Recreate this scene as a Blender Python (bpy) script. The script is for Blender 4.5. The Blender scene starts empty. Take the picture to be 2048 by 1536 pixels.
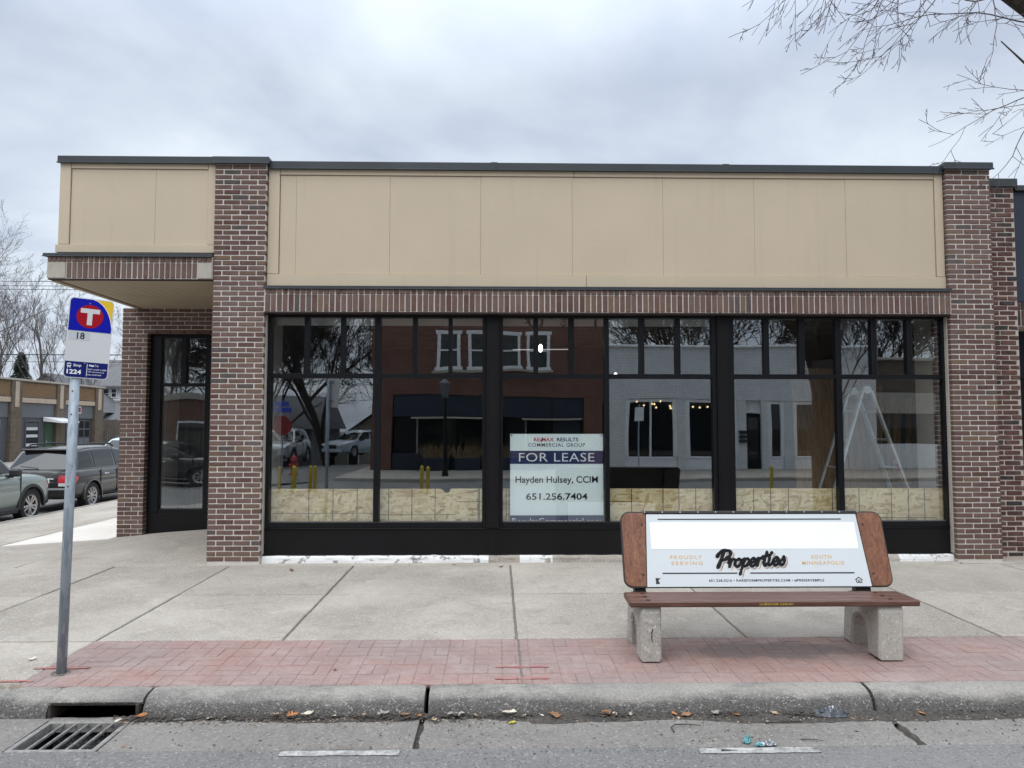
import bpy, bmesh, math, random
from mathutils import Vector, Matrix, noise as mnoise
random.seed(7)
S = bpy.context.scene
COL = S.collection
PI = math.pi
R_ = math.radians

# ------------------------------------------------------------------ camera
cam_d = bpy.data.cameras.new('camera')
cam = bpy.data.objects.new('camera', cam_d)
COL.objects.link(cam)
S.camera = cam
cam_d.lens = 26.0
cam_d.sensor_width = 36.0
cam_d.clip_start = 0.05
cam_d.clip_end = 3000
CAMPOS = Vector((0, 0, 1.62))
cam.location = CAMPOS
_p, _y, _r = 0.05629, 0.01992, 0.0006
cam.rotation_mode = 'XYZ'
cam.rotation_euler = (Matrix.Rotation(-_y, 3, 'Z') @ Matrix.Rotation(PI/2+_p, 3, 'X') @ Matrix.Rotation(_r, 3, 'Z')).to_euler()

# ------------------------------------------------------------------ sky and light
SUN_EL, SUN_AZ = 58.0, 200.0         # soft sun behind the cloud, behind the camera
W = bpy.data.worlds.new('World')
S.world = W
W.use_nodes = True
wt = W.node_tree
wt.nodes.clear()
def wn(t, **k):
    n = wt.nodes.new(t)
    for a, b in k.items(): setattr(n, a, b)
    return n
sky = wn('ShaderNodeTexSky', sky_type='NISHITA', sun_disc=False)
sky.sun_elevation = R_(SUN_EL); sky.sun_rotation = R_(SUN_AZ)
sky.air_density = 1.0; sky.dust_density = 2.0
tc = wn('ShaderNodeTexCoord')
sep = wn('ShaderNodeSeparateXYZ'); wt.links.new(tc.outputs['Generated'], sep.inputs[0])
# project the view direction on a cloud layer
den = wn('ShaderNodeMath', operation='ADD'); den.inputs[1].default_value = 0.22
ab = wn('ShaderNodeMath', operation='ABSOLUTE'); wt.links.new(sep.outputs['Z'], ab.inputs[0])
wt.links.new(ab.outputs[0], den.inputs[0])
dx = wn('ShaderNodeMath', operation='DIVIDE'); wt.links.new(sep.outputs['X'], dx.inputs[0]); wt.links.new(den.outputs[0], dx.inputs[1])
dy = wn('ShaderNodeMath', operation='DIVIDE'); wt.links.new(sep.outputs['Y'], dy.inputs[0]); wt.links.new(den.outputs[0], dy.inputs[1])
cb = wn('ShaderNodeCombineXYZ'); wt.links.new(dx.outputs[0], cb.inputs[0]); wt.links.new(dy.outputs[0], cb.inputs[1])
nz = wn('ShaderNodeTexNoise'); nz.inputs['Scale'].default_value = 1.45; nz.inputs['Detail'].default_value = 6; nz.inputs['Roughness'].default_value = 0.5; nz.inputs['Distortion'].default_value = 0.25
wt.links.new(cb.outputs[0], nz.inputs['Vector'])
ramp = wn('ShaderNodeValToRGB')
ramp.color_ramp.elements[0].position = 0.38; ramp.color_ramp.elements[0].color = (4.25, 4.78, 5.8, 1)
ramp.color_ramp.elements[1].position = 0.66; ramp.color_ramp.elements[1].color = (6.7, 7.35, 7.95, 1)
wt.links.new(nz.outputs['Fac'], ramp.inputs[0])
mx = wn('ShaderNodeMix', data_type='RGBA'); mx.inputs['Factor'].default_value = 0.9
wt.links.new(sky.outputs[0], mx.inputs['A']); wt.links.new(ramp.outputs[0], mx.inputs['B'])
# overcast: brighter overhead
gain = wn('ShaderNodeMapRange'); gain.inputs['From Min'].default_value = 0.42; gain.inputs['From Max'].default_value = 1.0
gain.inputs['To Min'].default_value = 1.0; gain.inputs['To Max'].default_value = 2.9
wt.links.new(sep.outputs['Z'], gain.inputs['Value'])
vm = wn('ShaderNodeVectorMath', operation='SCALE')
wt.links.new(mx.outputs['Result'], vm.inputs[0]); wt.links.new(gain.outputs[0], vm.inputs['Scale'])
bg = wn('ShaderNodeBackground'); bg.inputs['Strength'].default_value = 0.09
wt.links.new(vm.outputs[0], bg.inputs['Color'])
wo = wn('ShaderNodeOutputWorld'); wt.links.new(bg.outputs[0], wo.inputs[0])

sun_d = bpy.data.lights.new('sun', 'SUN')
sun_d.energy = 1.25; sun_d.angle = R_(60); sun_d.color = (1.0, 0.985, 0.965)
sun = bpy.data.objects.new('sun', sun_d); COL.objects.link(sun)
_az = R_(SUN_AZ)   # compass style: 0 = +Y, clockwise
sdir = Vector((math.sin(_az)*math.cos(R_(SUN_EL)), math.cos(_az)*math.cos(R_(SUN_EL)), math.sin(R_(SUN_EL))))
sun.rotation_euler = sdir.to_track_quat('Z', 'Y').to_euler()
sun.location = (0, -5, 30)

S.view_settings.view_transform = 'Standard'
S.view_settings.look = 'None'
S.view_settings.exposure = 0.6
S.view_settings.gamma = 1.0
S.view_settings.use_curve_mapping = False
S.render.engine = 'CYCLES'
S.cycles.max_bounces = 8
S.cycles.transparent_max_bounces = 16

# ------------------------------------------------------------------ materials
class NT:
    def __init__(s, name):
        s.m = bpy.data.materials.new(name); s.m.use_nodes = True
        s.t = s.m.node_tree; s.t.nodes.clear()
        s.out = s.n('ShaderNodeOutputMaterial')
    def n(s, typ, ins=None, **k):
        n = s.t.nodes.new(typ)
        for a, b in k.items(): setattr(n, a, b)
        if ins:
            for a, b in ins.items(): s.set(n.inputs[a], b)
        return n
    def set(s, sock, v):
        if hasattr(v, 'is_output'): s.t.links.new(v, sock)
        else:
            if isinstance(v, (tuple, list)) and len(v) == 3 and sock.type == 'RGBA': v = (*v, 1)
            sock.default_value = v
    def pos(s, scale=(1, 1, 1), rot=(0, 0, 0), obj=False):
        src = s.n('ShaderNodeTexCoord').outputs['Object'] if obj else s.n('ShaderNodeNewGeometry').outputs['Position']
        return s.n('ShaderNodeMapping', {'Vector': src, 'Scale': scale, 'Rotation': rot}).outputs[0]
    def noise(s, vec, scale, detail=4, rough=0.55, dist=0.0):
        return s.n('ShaderNodeTexNoise', {'Vector': vec, 'Scale': scale, 'Detail': detail, 'Roughness': rough, 'Distortion': dist}).outputs['Fac']
    def voro(s, vec, scale, feature='F1', out='Distance', rnd=1.0):
        n = s.n('ShaderNodeTexVoronoi', {'Vector': vec, 'Scale': scale, 'Randomness': rnd}, feature=feature)
        return n.outputs[out]
    def ramp(s, fac, stops, interp='LINEAR'):
        n = s.n('ShaderNodeValToRGB', {'Fac': fac}); cr = n.color_ramp; cr.interpolation = interp
        while len(cr.elements) < len(stops): cr.elements.new(0.5)
        for e, (p, c) in zip(cr.elements, stops):
            e.position = p
            e.color = (c, c, c, 1) if isinstance(c, (int, float)) else (*c, 1)
        return n.outputs['Color']
    def mix(s, fac, a, b, blend='MIX'):
        n = s.n('ShaderNodeMix', data_type='RGBA', blend_type=blend)
        s.set(n.inputs['Factor'], fac); s.set(n.inputs['A'], a); s.set(n.inputs['B'], b)
        return n.outputs['Result']
    def math(s, op, a, b=0.0, c=None):
        n = s.n('ShaderNodeMath', operation=op); s.set(n.inputs[0], a); s.set(n.inputs[1], b)
        if c is not None: s.set(n.inputs[2], c)
        return n.outputs[0]
    def bump(s, h, strength=0.4, dist=0.01, normal=None):
        ins = {'Height': h, 'Strength': strength, 'Distance': dist}
        if normal is not None: ins['Normal'] = normal
        return s.n('ShaderNodeBump', ins).outputs[0]
    def pbr(s, col, rough=0.7, metal=0.0, normal=None, spec=0.5, **k):
        ins = {'Base Color': col, 'Roughness': rough, 'Metallic': metal, 'Specular IOR Level': spec}
        if normal is not None: ins['Normal'] = normal
        ins.update(k)
        b = s.n('ShaderNodeBsdfPrincipled', ins)
        s.t.links.new(b.outputs[0], s.out.inputs[0])
        return s.m

M = {}
def plain(name, col, rough=0.6, metal=0.0, var=0.12, scale=6.0, bump=0.0, bscale=80.0, spec=0.5, obj=False, **k):
    n = NT(name)
    v = n.pos(obj=obj)
    f = n.noise(v, scale, 5)
    a = tuple(max(0, c*(1-var)) for c in col); b = tuple(min(1, c*(1+var)) for c in col)
    c = n.mix(n.ramp(f, [(0.3, 0.0), (0.7, 1.0)]), a, b)
    nm = n.bump(n.noise(v, bscale, 4), bump, 0.004) if bump else None
    M[name] = n.pbr(c, rough, metal, nm, spec, **k)
    return M[name]

def brick_mat(name, stops, seed=0.0, speck=0.25):
    n = NT(name)
    r = n.n('ShaderNodeObjectInfo').outputs['Random']
    isl = n.n('ShaderNodeNewGeometry').outputs['Random Per Island']
    f = n.math('FRACT', n.math('ADD', n.math('MULTIPLY_ADD', r, 7.31, seed), isl))
    c = n.ramp(f, stops, 'CONSTANT')
    v = n.pos()
    c = n.mix(n.ramp(n.noise(v, 90, 3, 0.7), [(0.35, 0.0), (0.75, speck)]), c, (0.03, 0.025, 0.025))
    c = n.mix(n.ramp(n.noise(v, 14, 3), [(0.45, 0.0), (0.8, 0.25)]), c, (0.26, 0.17, 0.15))
    c = n.mix(n.ramp(n.noise(v, 1.3, 4, 0.6), [(0.5, 0.0), (0.75, 0.22)]), c, (0.30, 0.25, 0.23))
    nm = n.bump(n.noise(v, 160, 4, 0.7), 0.35, 0.004)
    M[name] = n.pbr(c, 0.88, 0, nm, 0.25)
brick_mat('brick', [(0, (.118, .070, .056)), (.12, (.140, .086, .067)), (.30, (.155, .097, .079)), (.48, (.128, .081, .069)),
                    (.60, (.163, .105, .080)), (.74, (.104, .057, .046)), (.86, (.148, .098, .084)), (.94, (.088, .076, .070)), (.975, (.172, .113, .074))])
brick_mat('old_brick', [(0, (.105, .050, .042)), (.2, (.125, .062, .050)), (.45, (.090, .043, .036)), (.66, (.135, .070, .058)), (.80, (.075, .040, .035)), (.90, (.035, .033, .034))], 0.37, 0.5)

def mortar_mat(name, col):
    n = NT(name); v = n.pos()
    c = n.mix(n.ramp(n.noise(v, 9, 5), [(0.35, 0.0), (0.7, 0.45)]), col, tuple(x*0.72 for x in col))
    M[name] = n.pbr(c, 0.95, 0, n.bump(n.noise(v, 140, 4, 0.7), 0.5, 0.004), 0.2)
mortar_mat('mortar', (.63, .585, .53))
mortar_mat('old_mortar', (.46, .40, .34))

def siding():
    n = NT('beige_siding'); v = n.pos((0.8, 1, 5)); w = n.pos()
    g = n.noise(v, 9, 6, 0.65, 1.4)
    c = n.mix(n.ramp(n.noise(w, 0.9, 5, 0.6), [(0.3, 0.0), (0.7, 1.0)]), (.500, .418, .302), (.545, .455, .335))
    st = n.noise(n.pos((5, 1, .22)), 2.2, 4, .6)
    c = n.mix(n.ramp(st, [(0.56, 0.0), (0.74, 0.20)]), c, (.38, .32, .25))
    c = n.mix(n.ramp(n.noise(w, 45, 2), [(0.70, 0.0), (0.78, 0.25)]), c, (.33, .28, .21))
    nm = n.bump(g, 0.30, 0.005)
    nm = n.bump(n.noise(n.pos((1, 1, 4)), 60, 3), 0.12, 0.003, nm)
    M['beige_siding'] = n.pbr(c, 0.62, 0, nm, 0.35)
siding()
plain('beige_trim', (.50, .415, .285), 0.6, var=.05, scale=3, bump=.15, bscale=40)
plain('soffit', (.40, .325, .225), 0.7, var=.06, scale=2)
plain('coping_metal', (.048, .054, .058), 0.42, 0.35, var=.15, scale=2, bump=.04, bscale=6)
plain('black_frame', (.0045, .005, .0065), 0.36, 0.0, var=.25, scale=3, bump=.03, bscale=30, spec=.28)
plain('black_panel', (.0055, .0050, .0058), 0.45, 0.0, var=.2, scale=2.5, spec=.25)
plain('lintel_steel', (.030, .013, .012), 0.7, var=.3)
plain('limestone', (.40, .365, .31), 0.9, var=.1, scale=12, bump=.3, bscale=120)
plain('sealant', (.40, .36, .31), 0.8)

def concrete_mat(name, a, b, stain, speck=0.5, agg=90, bstr=0.35, rnd=0.0):
    n = NT(name); v = n.pos()
    c = n.mix(n.ramp(n.noise(v, 1.1, 6, 0.62), [(0.32, 0.0), (0.70, 1.0)]), a, b)
    if rnd:
        r = n.n('ShaderNodeObjectInfo').outputs['Random']
        k = n.math('MULTIPLY_ADD', r, rnd, 1-rnd/2)
        c = n.n('ShaderNodeVectorMath', {0: c, 'Scale': k}, operation='SCALE').outputs[0]
    c = n.mix(n.ramp(n.noise(v, 4.2, 6, 0.68, 0.5), [(0.50, 0.0), (0.74, 0.55)]), c, stain)
    cl = n.voro(v, agg, 'F1', 'Color')
    g = n.n('ShaderNodeSeparateColor', {0: cl}).outputs[0]
    c = n.mix(n.ramp(g, [(0.0, speck), (0.16, 0.0)]), c, tuple(x*0.42 for x in a))
    c = n.mix(n.ramp(g, [(0.86, 0.0), (1.0, speck)]), c, tuple(min(.85, x*1.6) for x in b))
    c = n.mix(n.ramp(n.noise(v, 55, 4, 0.75), [(0.3, 0.32), (0.62, 0.0)]), c, tuple(x*0.5 for x in a))
    c = n.mix(n.ramp(n.noise(v, 0.55, 5, .6, .4), [(0.50, 0.0), (0.66, 0.40)]), c, tuple(min(.8, x*1.22) for x in b))
    c = n.mix(n.ramp(n.noise(n.pos((1, 1, 1), (.3, .2, .9)), 2.1, 7, .72, .7), [(0.60, 0.0), (0.70, 0.5)]), c, tuple(min(.8, x*1.25) for x in b))
    c = n.mix(n.ramp(n.noise(n.pos((1, 1, 1), (.7, .1, .4)), 1.7, 7, .7, .6), [(0.57, 0.0), (0.72, 0.5)]), c, tuple(x*.62 for x in a))
    sp = n.voro(v, 3.2, 'F1', 'Distance')
    c = n.mix(n.ramp(sp, [(0.035, 0.55), (0.055, 0.0)]), c, tuple(x*.40 for x in a))
    # rusty and dark drips
    c = n.mix(n.ramp(n.noise(v, 9, 2), [(0.72, 0.0), (0.78, 0.35)]), c, tuple(x*0.55 for x in a))
    h = n.math('ADD', n.noise(v, 220, 3, 0.7), n.math('MULTIPLY', n.voro(v, agg), -0.6))
    M[name] = n.pbr(c, 0.92, 0, n.bump(h, bstr, 0.004), 0.22)
concrete_mat('walk_concrete', (.325, .292, .248), (.425, .386, .334), (.245, .220, .186), 0.5, 105, 0.4, 0.22)
concrete_mat('new_concrete', (.60, .56, .50), (.66, .62, .56), (.52, .48, .43), 0.15, 120, 0.2, 0.04)
concrete_mat('gutter_concrete', (.195, .180, .162), (.245, .228, .206), (.135, .124, .112), 0.55, 85, 0.5)
concrete_mat('asphalt', (.172, .166, .158), (.215, .208, .198), (.142, .138, .132), 0.8, 95, 0.8)
concrete_mat('bench_concrete', (.40, .375, .335), (.48, .45, .40), (.30, .28, .25), 0.55, 70, 0.6)

def kerb_mat():
    n = NT('kerb_concrete'); v = n.pos(); geo = n.n('ShaderNodeNewGeometry')
    c = n.mix(n.ramp(n.noise(v, 1.6, 5), [(0.3, 0.0), (0.7, 1.0)]), (.30, .28, .25), (.38, .355, .315))
    cl = n.n('ShaderNodeSeparateColor', {0: n.voro(v, 120, 'F1', 'Color')}).outputs[0]
    # road grime left on the worn face by tyres and ploughs
    nz = n.n('ShaderNodeSeparateXYZ', {0: geo.outputs['Normal']}).outputs['Z']
    wear = n.math('ADD', n.math('MULTIPLY', nz, -0.75), n.math('MULTIPLY', n.noise(n.pos((.5, 1, 1.4)), 3.2, 6, 0.7), 1.5))
    face = n.ramp(wear, [(0.0, 0.0), (0.34, 1.0)])
    grime = n.mix(n.ramp(cl, [(0.0, 0.0), (1.0, 1.0)]), (.085, .08, .075), (.19, .18, .165))
    grime = n.mix(n.ramp(cl, [(0.90, 0.0), (0.93, 1.0)], 'CONSTANT'), grime, (.34, .32, .29))
    c = n.mix(face, c, grime)
    c = n.mix(n.ramp(n.noise(v, 60, 4, .7), [(0.35, 0.4), (0.6, 0.0)]), c, (.10, .095, .09))
    h = n.math('ADD', n.math('MULTIPLY', n.voro(v, 110), -1.0), n.noise(v, 160, 3))
    M['kerb_concrete'] = n.pbr(c, 0.95, 0, n.bump(h, 0.75, 0.006), 0.2)
kerb_mat()

def paver_mat():
    n = NT('red_paver'); v = n.pos()
    r = n.math('FRACT', n.math('ADD', n.n('ShaderNodeObjectInfo').outputs['Random'], n.n('ShaderNodeNewGeometry').outputs['Random Per Island']))
    c = n.ramp(r, [(0, (.300, .186, .160)), (.5, (.328, .205, .176)), (1, (.308, .202, .180))])
    # worn pink blotches and greyer ones, then a darker oval centred under the bench
    c = n.mix(n.ramp(n.noise(v, 3.1, 6, .7, .6), [(0.52, 0.0), (0.70, 0.75)]), c, (.42, .28, .235))
    c = n.mix(n.ramp(n.noise(n.pos((.6, 1, 1)), 1.2, 5, .6), [(0.38, 0.0), (0.60, 0.8)]), c, (.275, .222, .205))
    c = n.mix(n.ramp(n.noise(v, 26, 5, .75), [(0.56, 0.0), (0.70, 0.6)]), c, (.46, .36, .32))
    c = n.mix(n.ramp(n.noise(n.pos((.8, 1.3, 1)), 2.3, 7, .75, .8), [(0.47, 0.0), (0.64, 0.55)]), c, (.40, .33, .30))
    c = n.mix(n.ramp(n.noise(v, 75, 4, .75), [(0.32, 0.35), (0.6, 0.0)]), c, (.14, .085, .075))
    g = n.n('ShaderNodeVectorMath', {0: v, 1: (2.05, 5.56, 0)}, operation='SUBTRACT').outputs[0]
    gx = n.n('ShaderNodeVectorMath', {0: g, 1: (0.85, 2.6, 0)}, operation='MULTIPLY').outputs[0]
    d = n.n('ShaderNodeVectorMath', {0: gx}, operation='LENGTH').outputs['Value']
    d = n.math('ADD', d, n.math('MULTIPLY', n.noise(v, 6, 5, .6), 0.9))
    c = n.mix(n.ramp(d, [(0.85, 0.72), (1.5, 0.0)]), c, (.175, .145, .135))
    M['red_paver'] = n.pbr(c, 0.9, 0, n.bump(n.noise(v, 190, 4, .7), 0.35, 0.004), 0.25)
paver_mat()
plain('joint_dirt', (.155, .138, .118), 0.95, var=.4, scale=25, bump=.5, bscale=150)
plain('paver_joint', (.30, .20, .175), 0.95, var=.3, scale=20, bump=.4, bscale=150)
plain('dirt', (.060, .052, .044), 0.95, var=.5, scale=40, bump=.8, bscale=120)
plain('road_paint', (.50, .49, .46), 0.8, var=.25, scale=18, bump=.3, bscale=120)

def worn_paint(name, col, base, lo=.42, hi=.56, scale=14):
    n = NT(name); v = n.pos()
    m = n.ramp(n.noise(v, scale, 6, .7), [(lo, 0.0), (hi, 1.0)])
    M[name] = n.pbr(n.mix(m, base, col), 0.85, 0, n.bump(n.noise(v, 90, 3), .4, .004), .3)
worn_paint('lane_paint', (.44, .43, .40), (.20, .193, .185), .36, .60, 20)
worn_paint('flaky_white', (.72, .72, .70), (.30, .28, .25), .41, .45, 11)
worn_paint('spray_red', (.36, .105, .105), (.355, .20, .172), .40, .62, 14)

def glass_mat():
    n = NT('window_glass')
    fc = n.n('ShaderNodeLayerWeight', {'Blend': 0.5}).outputs['Facing']
    fac = n.math('MINIMUM', n.math('MULTIPLY_ADD', n.math('POWER', fc, 5.0), 0.82, 0.158), 1.0)
    nb = n.bump(n.noise(n.pos(), 1.0, 1, .4), 1.0, .0010)
    gl = n.n('ShaderNodeBsdfGlossy', {'Color': (.93, .97, 1.0), 'Roughness': 0.0, 'Normal': nb})
    tr = n.n('ShaderNodeBsdfTransparent', {'Color': (.97, .985, .975)})
    mxs = n.n('ShaderNodeMixShader', {0: fac, 1: tr.outputs[0], 2: gl.outputs[0]})
    n.t.links.new(mxs.outputs[0], n.out.inputs[0]); M['window_glass'] = n.m
    n = NT('car_glass')
    lw = n.n('ShaderNodeFresnel', {'IOR': 1.5}).outputs[0]
    fac = n.math('MINIMUM', n.math('MULTIPLY_ADD', lw, 0.75, 0.025), 1.0)
    gl = n.n('ShaderNodeBsdfGlossy', {'Color': (1, 1, 1), 'Roughness': 0.02})
    tr = n.n('ShaderNodeBsdfDiffuse', {'Color': (.012, .015, .016)})
    mxs = n.n('ShaderNodeMixShader', {0: fac, 1: tr.outputs[0], 2: gl.outputs[0]})
    n.t.links.new(mxs.outputs[0], n.out.inputs[0]); M['car_glass'] = n.m
glass_mat()

def osb_mat():
    n = NT('osb')
    st = None
    for k, (rot, sc, off) in enumerate(((.45, 8.0, 0), (-.75, 9.5, 3), (1.25, 8.5, 7), (.05, 11, 11))):
        v = n.n('ShaderNodeMapping', {'Vector': n.pos((1, 1, 1)), 'Rotation': (0, rot, 0), 'Location': (off, 0, off*.7)}).outputs[0]
        v = n.n('ShaderNodeMapping', {'Vector': v, 'Scale': (1.0, .2, 3.4)}).outputs[0]
        cc = n.n('ShaderNodeSeparateColor', {0: n.voro(v, sc, 'F1', 'Color')})
        gr = n.noise(n.n('ShaderNodeMapping', {'Vector': v, 'Scale': (1, 1, 14)}).outputs[0], 3, 3, .6, .8)
        tone = n.math('MULTIPLY_ADD', gr, .35, n.math('MULTIPLY', cc.outputs[0], .75))
        col = n.ramp(tone, [(.12, (.30, .19, .085)), (.30, (.56, .41, .21)), (.55, (.70, .56, .33)), (.85, (.80, .69, .46))])
        if st is None: st = col; hh = tone
        else:
            m_ = n.ramp(cc.outputs[1], [(.50, 0.0), (.53, 1.0)])
            st = n.mix(m_, st, col); hh = n.mix(m_, hh, tone)
    st = n.mix(n.ramp(n.noise(n.pos(), 1.8, 4), [(.4, 0.0), (.7, .22)]), st, (.42, .30, .15))
    M['osb'] = n.pbr(st, .75, 0, n.bump(hh, .5, .003), .3)
osb_mat()

def wood_mat(name, a, b, c, axis='X', scale=6.0, rough=.5, spec=.4):
    n = NT(name)
    sc = {'X': (.35, 6, 6), 'Z': (6, 6, .35), 'Y': (6, .35, 6)}[axis]
    v = n.pos(sc, obj=True)
    g = n.noise(v, scale, 6, .65, 1.2); h = n.noise(v, scale*5, 4, .7)
    col = n.ramp(g, [(.3, a), (.5, b), (.7, c)])
    col = n.mix(n.ramp(h, [(.35, .6), (.55, 0)]), col, tuple(x*.45 for x in a))
    M[name] = n.pbr(col, rough, 0, n.bump(h, .15, .002), spec)
wood_mat('seat_wood', (.075, .033, .022), (.115, .052, .036), (.165, .082, .060), 'X', 3.5, .45)
wood_mat('grain_laminate', (.13, .050, .026), (.215, .090, .048), (.29, .135, .075), 'Z', 4.0, .4)
wood_mat('lumber', (.34, .20, .06), (.46, .29, .10), (.54, .37, .15), 'Z', 5.0, .6)
wood_mat('plywood', (.22, .125, .055), (.30, .18, .085), (.36, .225, .11), 'Z', 1.2, .6)
wood_mat('fence_wood', (.085, .07, .06), (.13, .11, .095), (.18, .155, .135), 'Z', 3.0, .85)
wood_mat('bark', (.035, .029, .025), (.060, .050, .043), (.095, .082, .072), 'Z', 4.0, .95, .1)
plain('twig_bark', (.115, .095, .098), .9, var=.3, scale=3)
plain('far_bark', (.13, .112, .105), .95, var=.35, scale=1.0)
plain('spruce_needles', (.022, .032, .022), .85, var=.4, scale=2)

def galv():
    n = NT('galvanized'); v = n.pos((1, 1, .25), obj=True)
    c = n.n('ShaderNodeSeparateColor', {0: n.voro(v, 42, 'F1', 'Color')}).outputs[0]
    col = n.ramp(c, [(0, (.23, .27, .305)), (.5, (.30, .345, .385)), (1, (.37, .415, .45))])
    col = n.mix(n.ramp(n.noise(v, 9, 5, .7), [(.6, 0), (.75, .5)]), col, (.15, .15, .15))
    M['galvanized'] = n.pbr(col, .55, .2, n.bump(n.noise(v, 60, 3), .1, .003), .5)
galv()
plain('cast_iron', (.060, .050, .042), .8, .2, var=.4, scale=25, bump=.5, bscale=120)
plain('worn_iron', (.24, .23, .215), .75, .15, var=.3, scale=25, bump=.4, bscale=120)
plain('pit_dark', (.006, .0055, .005), .95)
plain('bolt_metal', (.32, .31, .30), .4, .8)
plain('dark_screw', (.05, .04, .035), .5, .6)
plain('ad_white', (.60, .635, .64), .35, var=.03, scale=2)
plain('pure_white', (.86, .87, .87), .35, var=.02, scale=4)
plain('ad_black', (.018, .018, .02), .4)
plain('ad_gold', (.62, .40, .20), .45, var=.03)
plain('ad_cream', (.80, .68, .52), .45, var=.02)
plain('yellow_print', (.60, .47, .05), .6)
plain('black_trim', (.02, .018, .018), .45)
plain('sign_blue', (.002, .006, .34), .45, var=.03, spec=.2)
plain('sign_navy', (.006, .012, .125), .45, var=.03, spec=.2)
plain('sign_red', (.36, .004, .014), .45, var=.03, spec=.2)
plain('sign_yellow', (.78, .50, .02), .4, var=.03)
plain('sign_white', (.62, .63, .63), .4, var=.02)
plain('sign_grey', (.53, .55, .58), .4, var=.02)
plain('sign_edge', (.55, .57, .58), .4, .3)
plain('lease_white', (.82, .90, .91), .35, var=.02)
plain('lease_navy', (.018, .030, .11), .35, var=.04)
plain('lease_red', (.50, .05, .07), .4)
plain('lease_ink', (.018, .022, .03), .4)
plain('aluminium', (.62, .65, .66), .4, .1, var=.06)
plain('ladder_red', (.50, .10, .09), .5)
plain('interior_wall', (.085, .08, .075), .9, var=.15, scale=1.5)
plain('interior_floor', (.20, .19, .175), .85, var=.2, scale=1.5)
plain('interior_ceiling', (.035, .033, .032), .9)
plain('joist_wood', (.17, .115, .065), .8, var=.2, scale=2)
plain('house_wrap', (.66, .66, .63), .6, var=.04)
plain('roof_membrane', (.10, .10, .10), .9)
def emit(name, col, st):
    n = NT(name); e = n.n('ShaderNodeEmission', {'Color': col, 'Strength': st}); n.t.links.new(e.outputs[0], n.out.inputs[0]); M[name] = n.m
emit('lamp_white', (1, .98, .94), 4.0)
emit('lamp_strip', (1, .98, .94), .32)
emit('lamp_warm', (1, .72, .36), 3.0)

def carpaint(name, col, flake=.35):
    M[name] = None
    n = NT(name)
    c = n.mix(n.ramp(n.noise(n.pos(), 1.5, 4), [(.35, 0.), (.7, 1.)]), tuple(x*.95 for x in col), col)
    # road film
    c = n.mix(n.ramp(n.noise(n.pos(), 7, 5, .7), [(.5, 0), (.8, .10)]), c, (.20, .19, .175))
    M[name] = n.pbr(c, .32, flake, None, .5, **{'Coat Weight': .8, 'Coat Roughness': .05})
carpaint('sage_paint', (.225, .265, .245), .25)
carpaint('brown_paint', (.026, .023, .022), .1)
carpaint('silver_paint', (.46, .48, .49), .4)
carpaint('pale_blue_paint', (.52, .60, .66), .15)
carpaint('dark_blue_paint', (.05, .065, .08), .3)
plain('tyre', (.016, .016, .017), .85, var=.2)
plain('wheel_alloy', (.48, .47, .46), .3, .7)
plain('car_black', (.018, .018, .019), .55)
plain('tail_red', (.42, .008, .02), .15, spec=.8)
plain('lens_white', (.62, .62, .60), .12, spec=.8)
plain('chrome', (.62, .62, .62), .15, .9)

def course_mat(name, a, b, mort, sx=.203, sz=.067, rot=False, msize=.012):
    n = NT(name)
    g = n.n('ShaderNodeNewGeometry').outputs['Position']
    s = n.n('ShaderNodeSeparateXYZ', {0: g})
    u = n.math('ADD', s.outputs['X'], s.outputs['Y'])
    cv = n.n('ShaderNodeCombineXYZ', {0: u if not rot else s.outputs['Z'], 1: s.outputs['Z'] if not rot else u}).outputs[0]
    t = n.n('ShaderNodeTexBrick', {'Vector': cv, 'Scale': 1.0, 'Color1': (*a, 1), 'Color2': (*b, 1), 'Mortar': (*mort, 1), 'Mortar Size': msize, 'Brick Width': sx, 'Row Height': sz, 'Bias': 0.0})
    c = n.mix(n.ramp(n.noise(n.pos(), 2.0, 5), [(.4, 0), (.75, .35)]), t.outputs['Color'], tuple(x*.6 for x in a))
    M[name] = n.pbr(c, .9, 0, n.bump(t.outputs['Fac'], -.5, .008), .2)
course_mat('far_dark_brick', (.085, .062, .047), (.13, .10, .075), (.20, .165, .13))
course_mat('far_tan_brick', (.21, .135, .075), (.26, .17, .095), (.16, .105, .065))
course_mat('far_pale_brick', (.50, .40, .30), (.60, .50, .39), (.30, .24, .18), .3, .075, True)
course_mat('red_far_brick', (.115, .042, .030), (.165, .066, .046), (.22, .15, .125))
course_mat('white_far_brick', (.74, .75, .75), (.80, .81, .81), (.52, .53, .53))
plain('far_grey_paint', (.072, .078, .086), .7, var=.08)
plain('far_grey_light', (.115, .122, .132), .7, var=.06)
plain('far_white', (.78, .79, .79), .6, var=.05)
plain('far_green', (.025, .075, .040), .6)
plain('white_siding', (.66, .68, .69), .7, var=.05)
plain('shingle', (.125, .125, .130), .9, var=.35, scale=9, bump=.5, bscale=30)
plain('grey_siding', (.145, .150, .155), .7, var=.08)
plain('navy_store', (.012, .020, .036), .5, var=.15)
plain('post_yellow', (.52, .38, .04), .6)
plain('street_blue', (.02, .06, .42), .4)
plain('stop_red', (.24, .012, .018), .4)
plain('dry_grass', (.20, .14, .075), .9, var=.3)
plain('dead_weed', (.24, .19, .12), .95, var=.3)
for nm, c in dict(leaf_tan=(.40, .30, .19), leaf_brown=(.24, .13, .065), leaf_orange=(.42, .18, .065), leaf_pale=(.56, .50, .40), leaf_grey=(.30, .27, .235)).items():
    plain(nm, c, .8, var=.25, scale=30)
plain('teal_plastic', (.14, .36, .38), .4)
plain('foil', (.42, .43, .45), .3, .5)
plain('dark_plastic', (.06, .065, .075), .3)
plain('yellow_scrap', (.55, .50, .08), .5)
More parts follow.
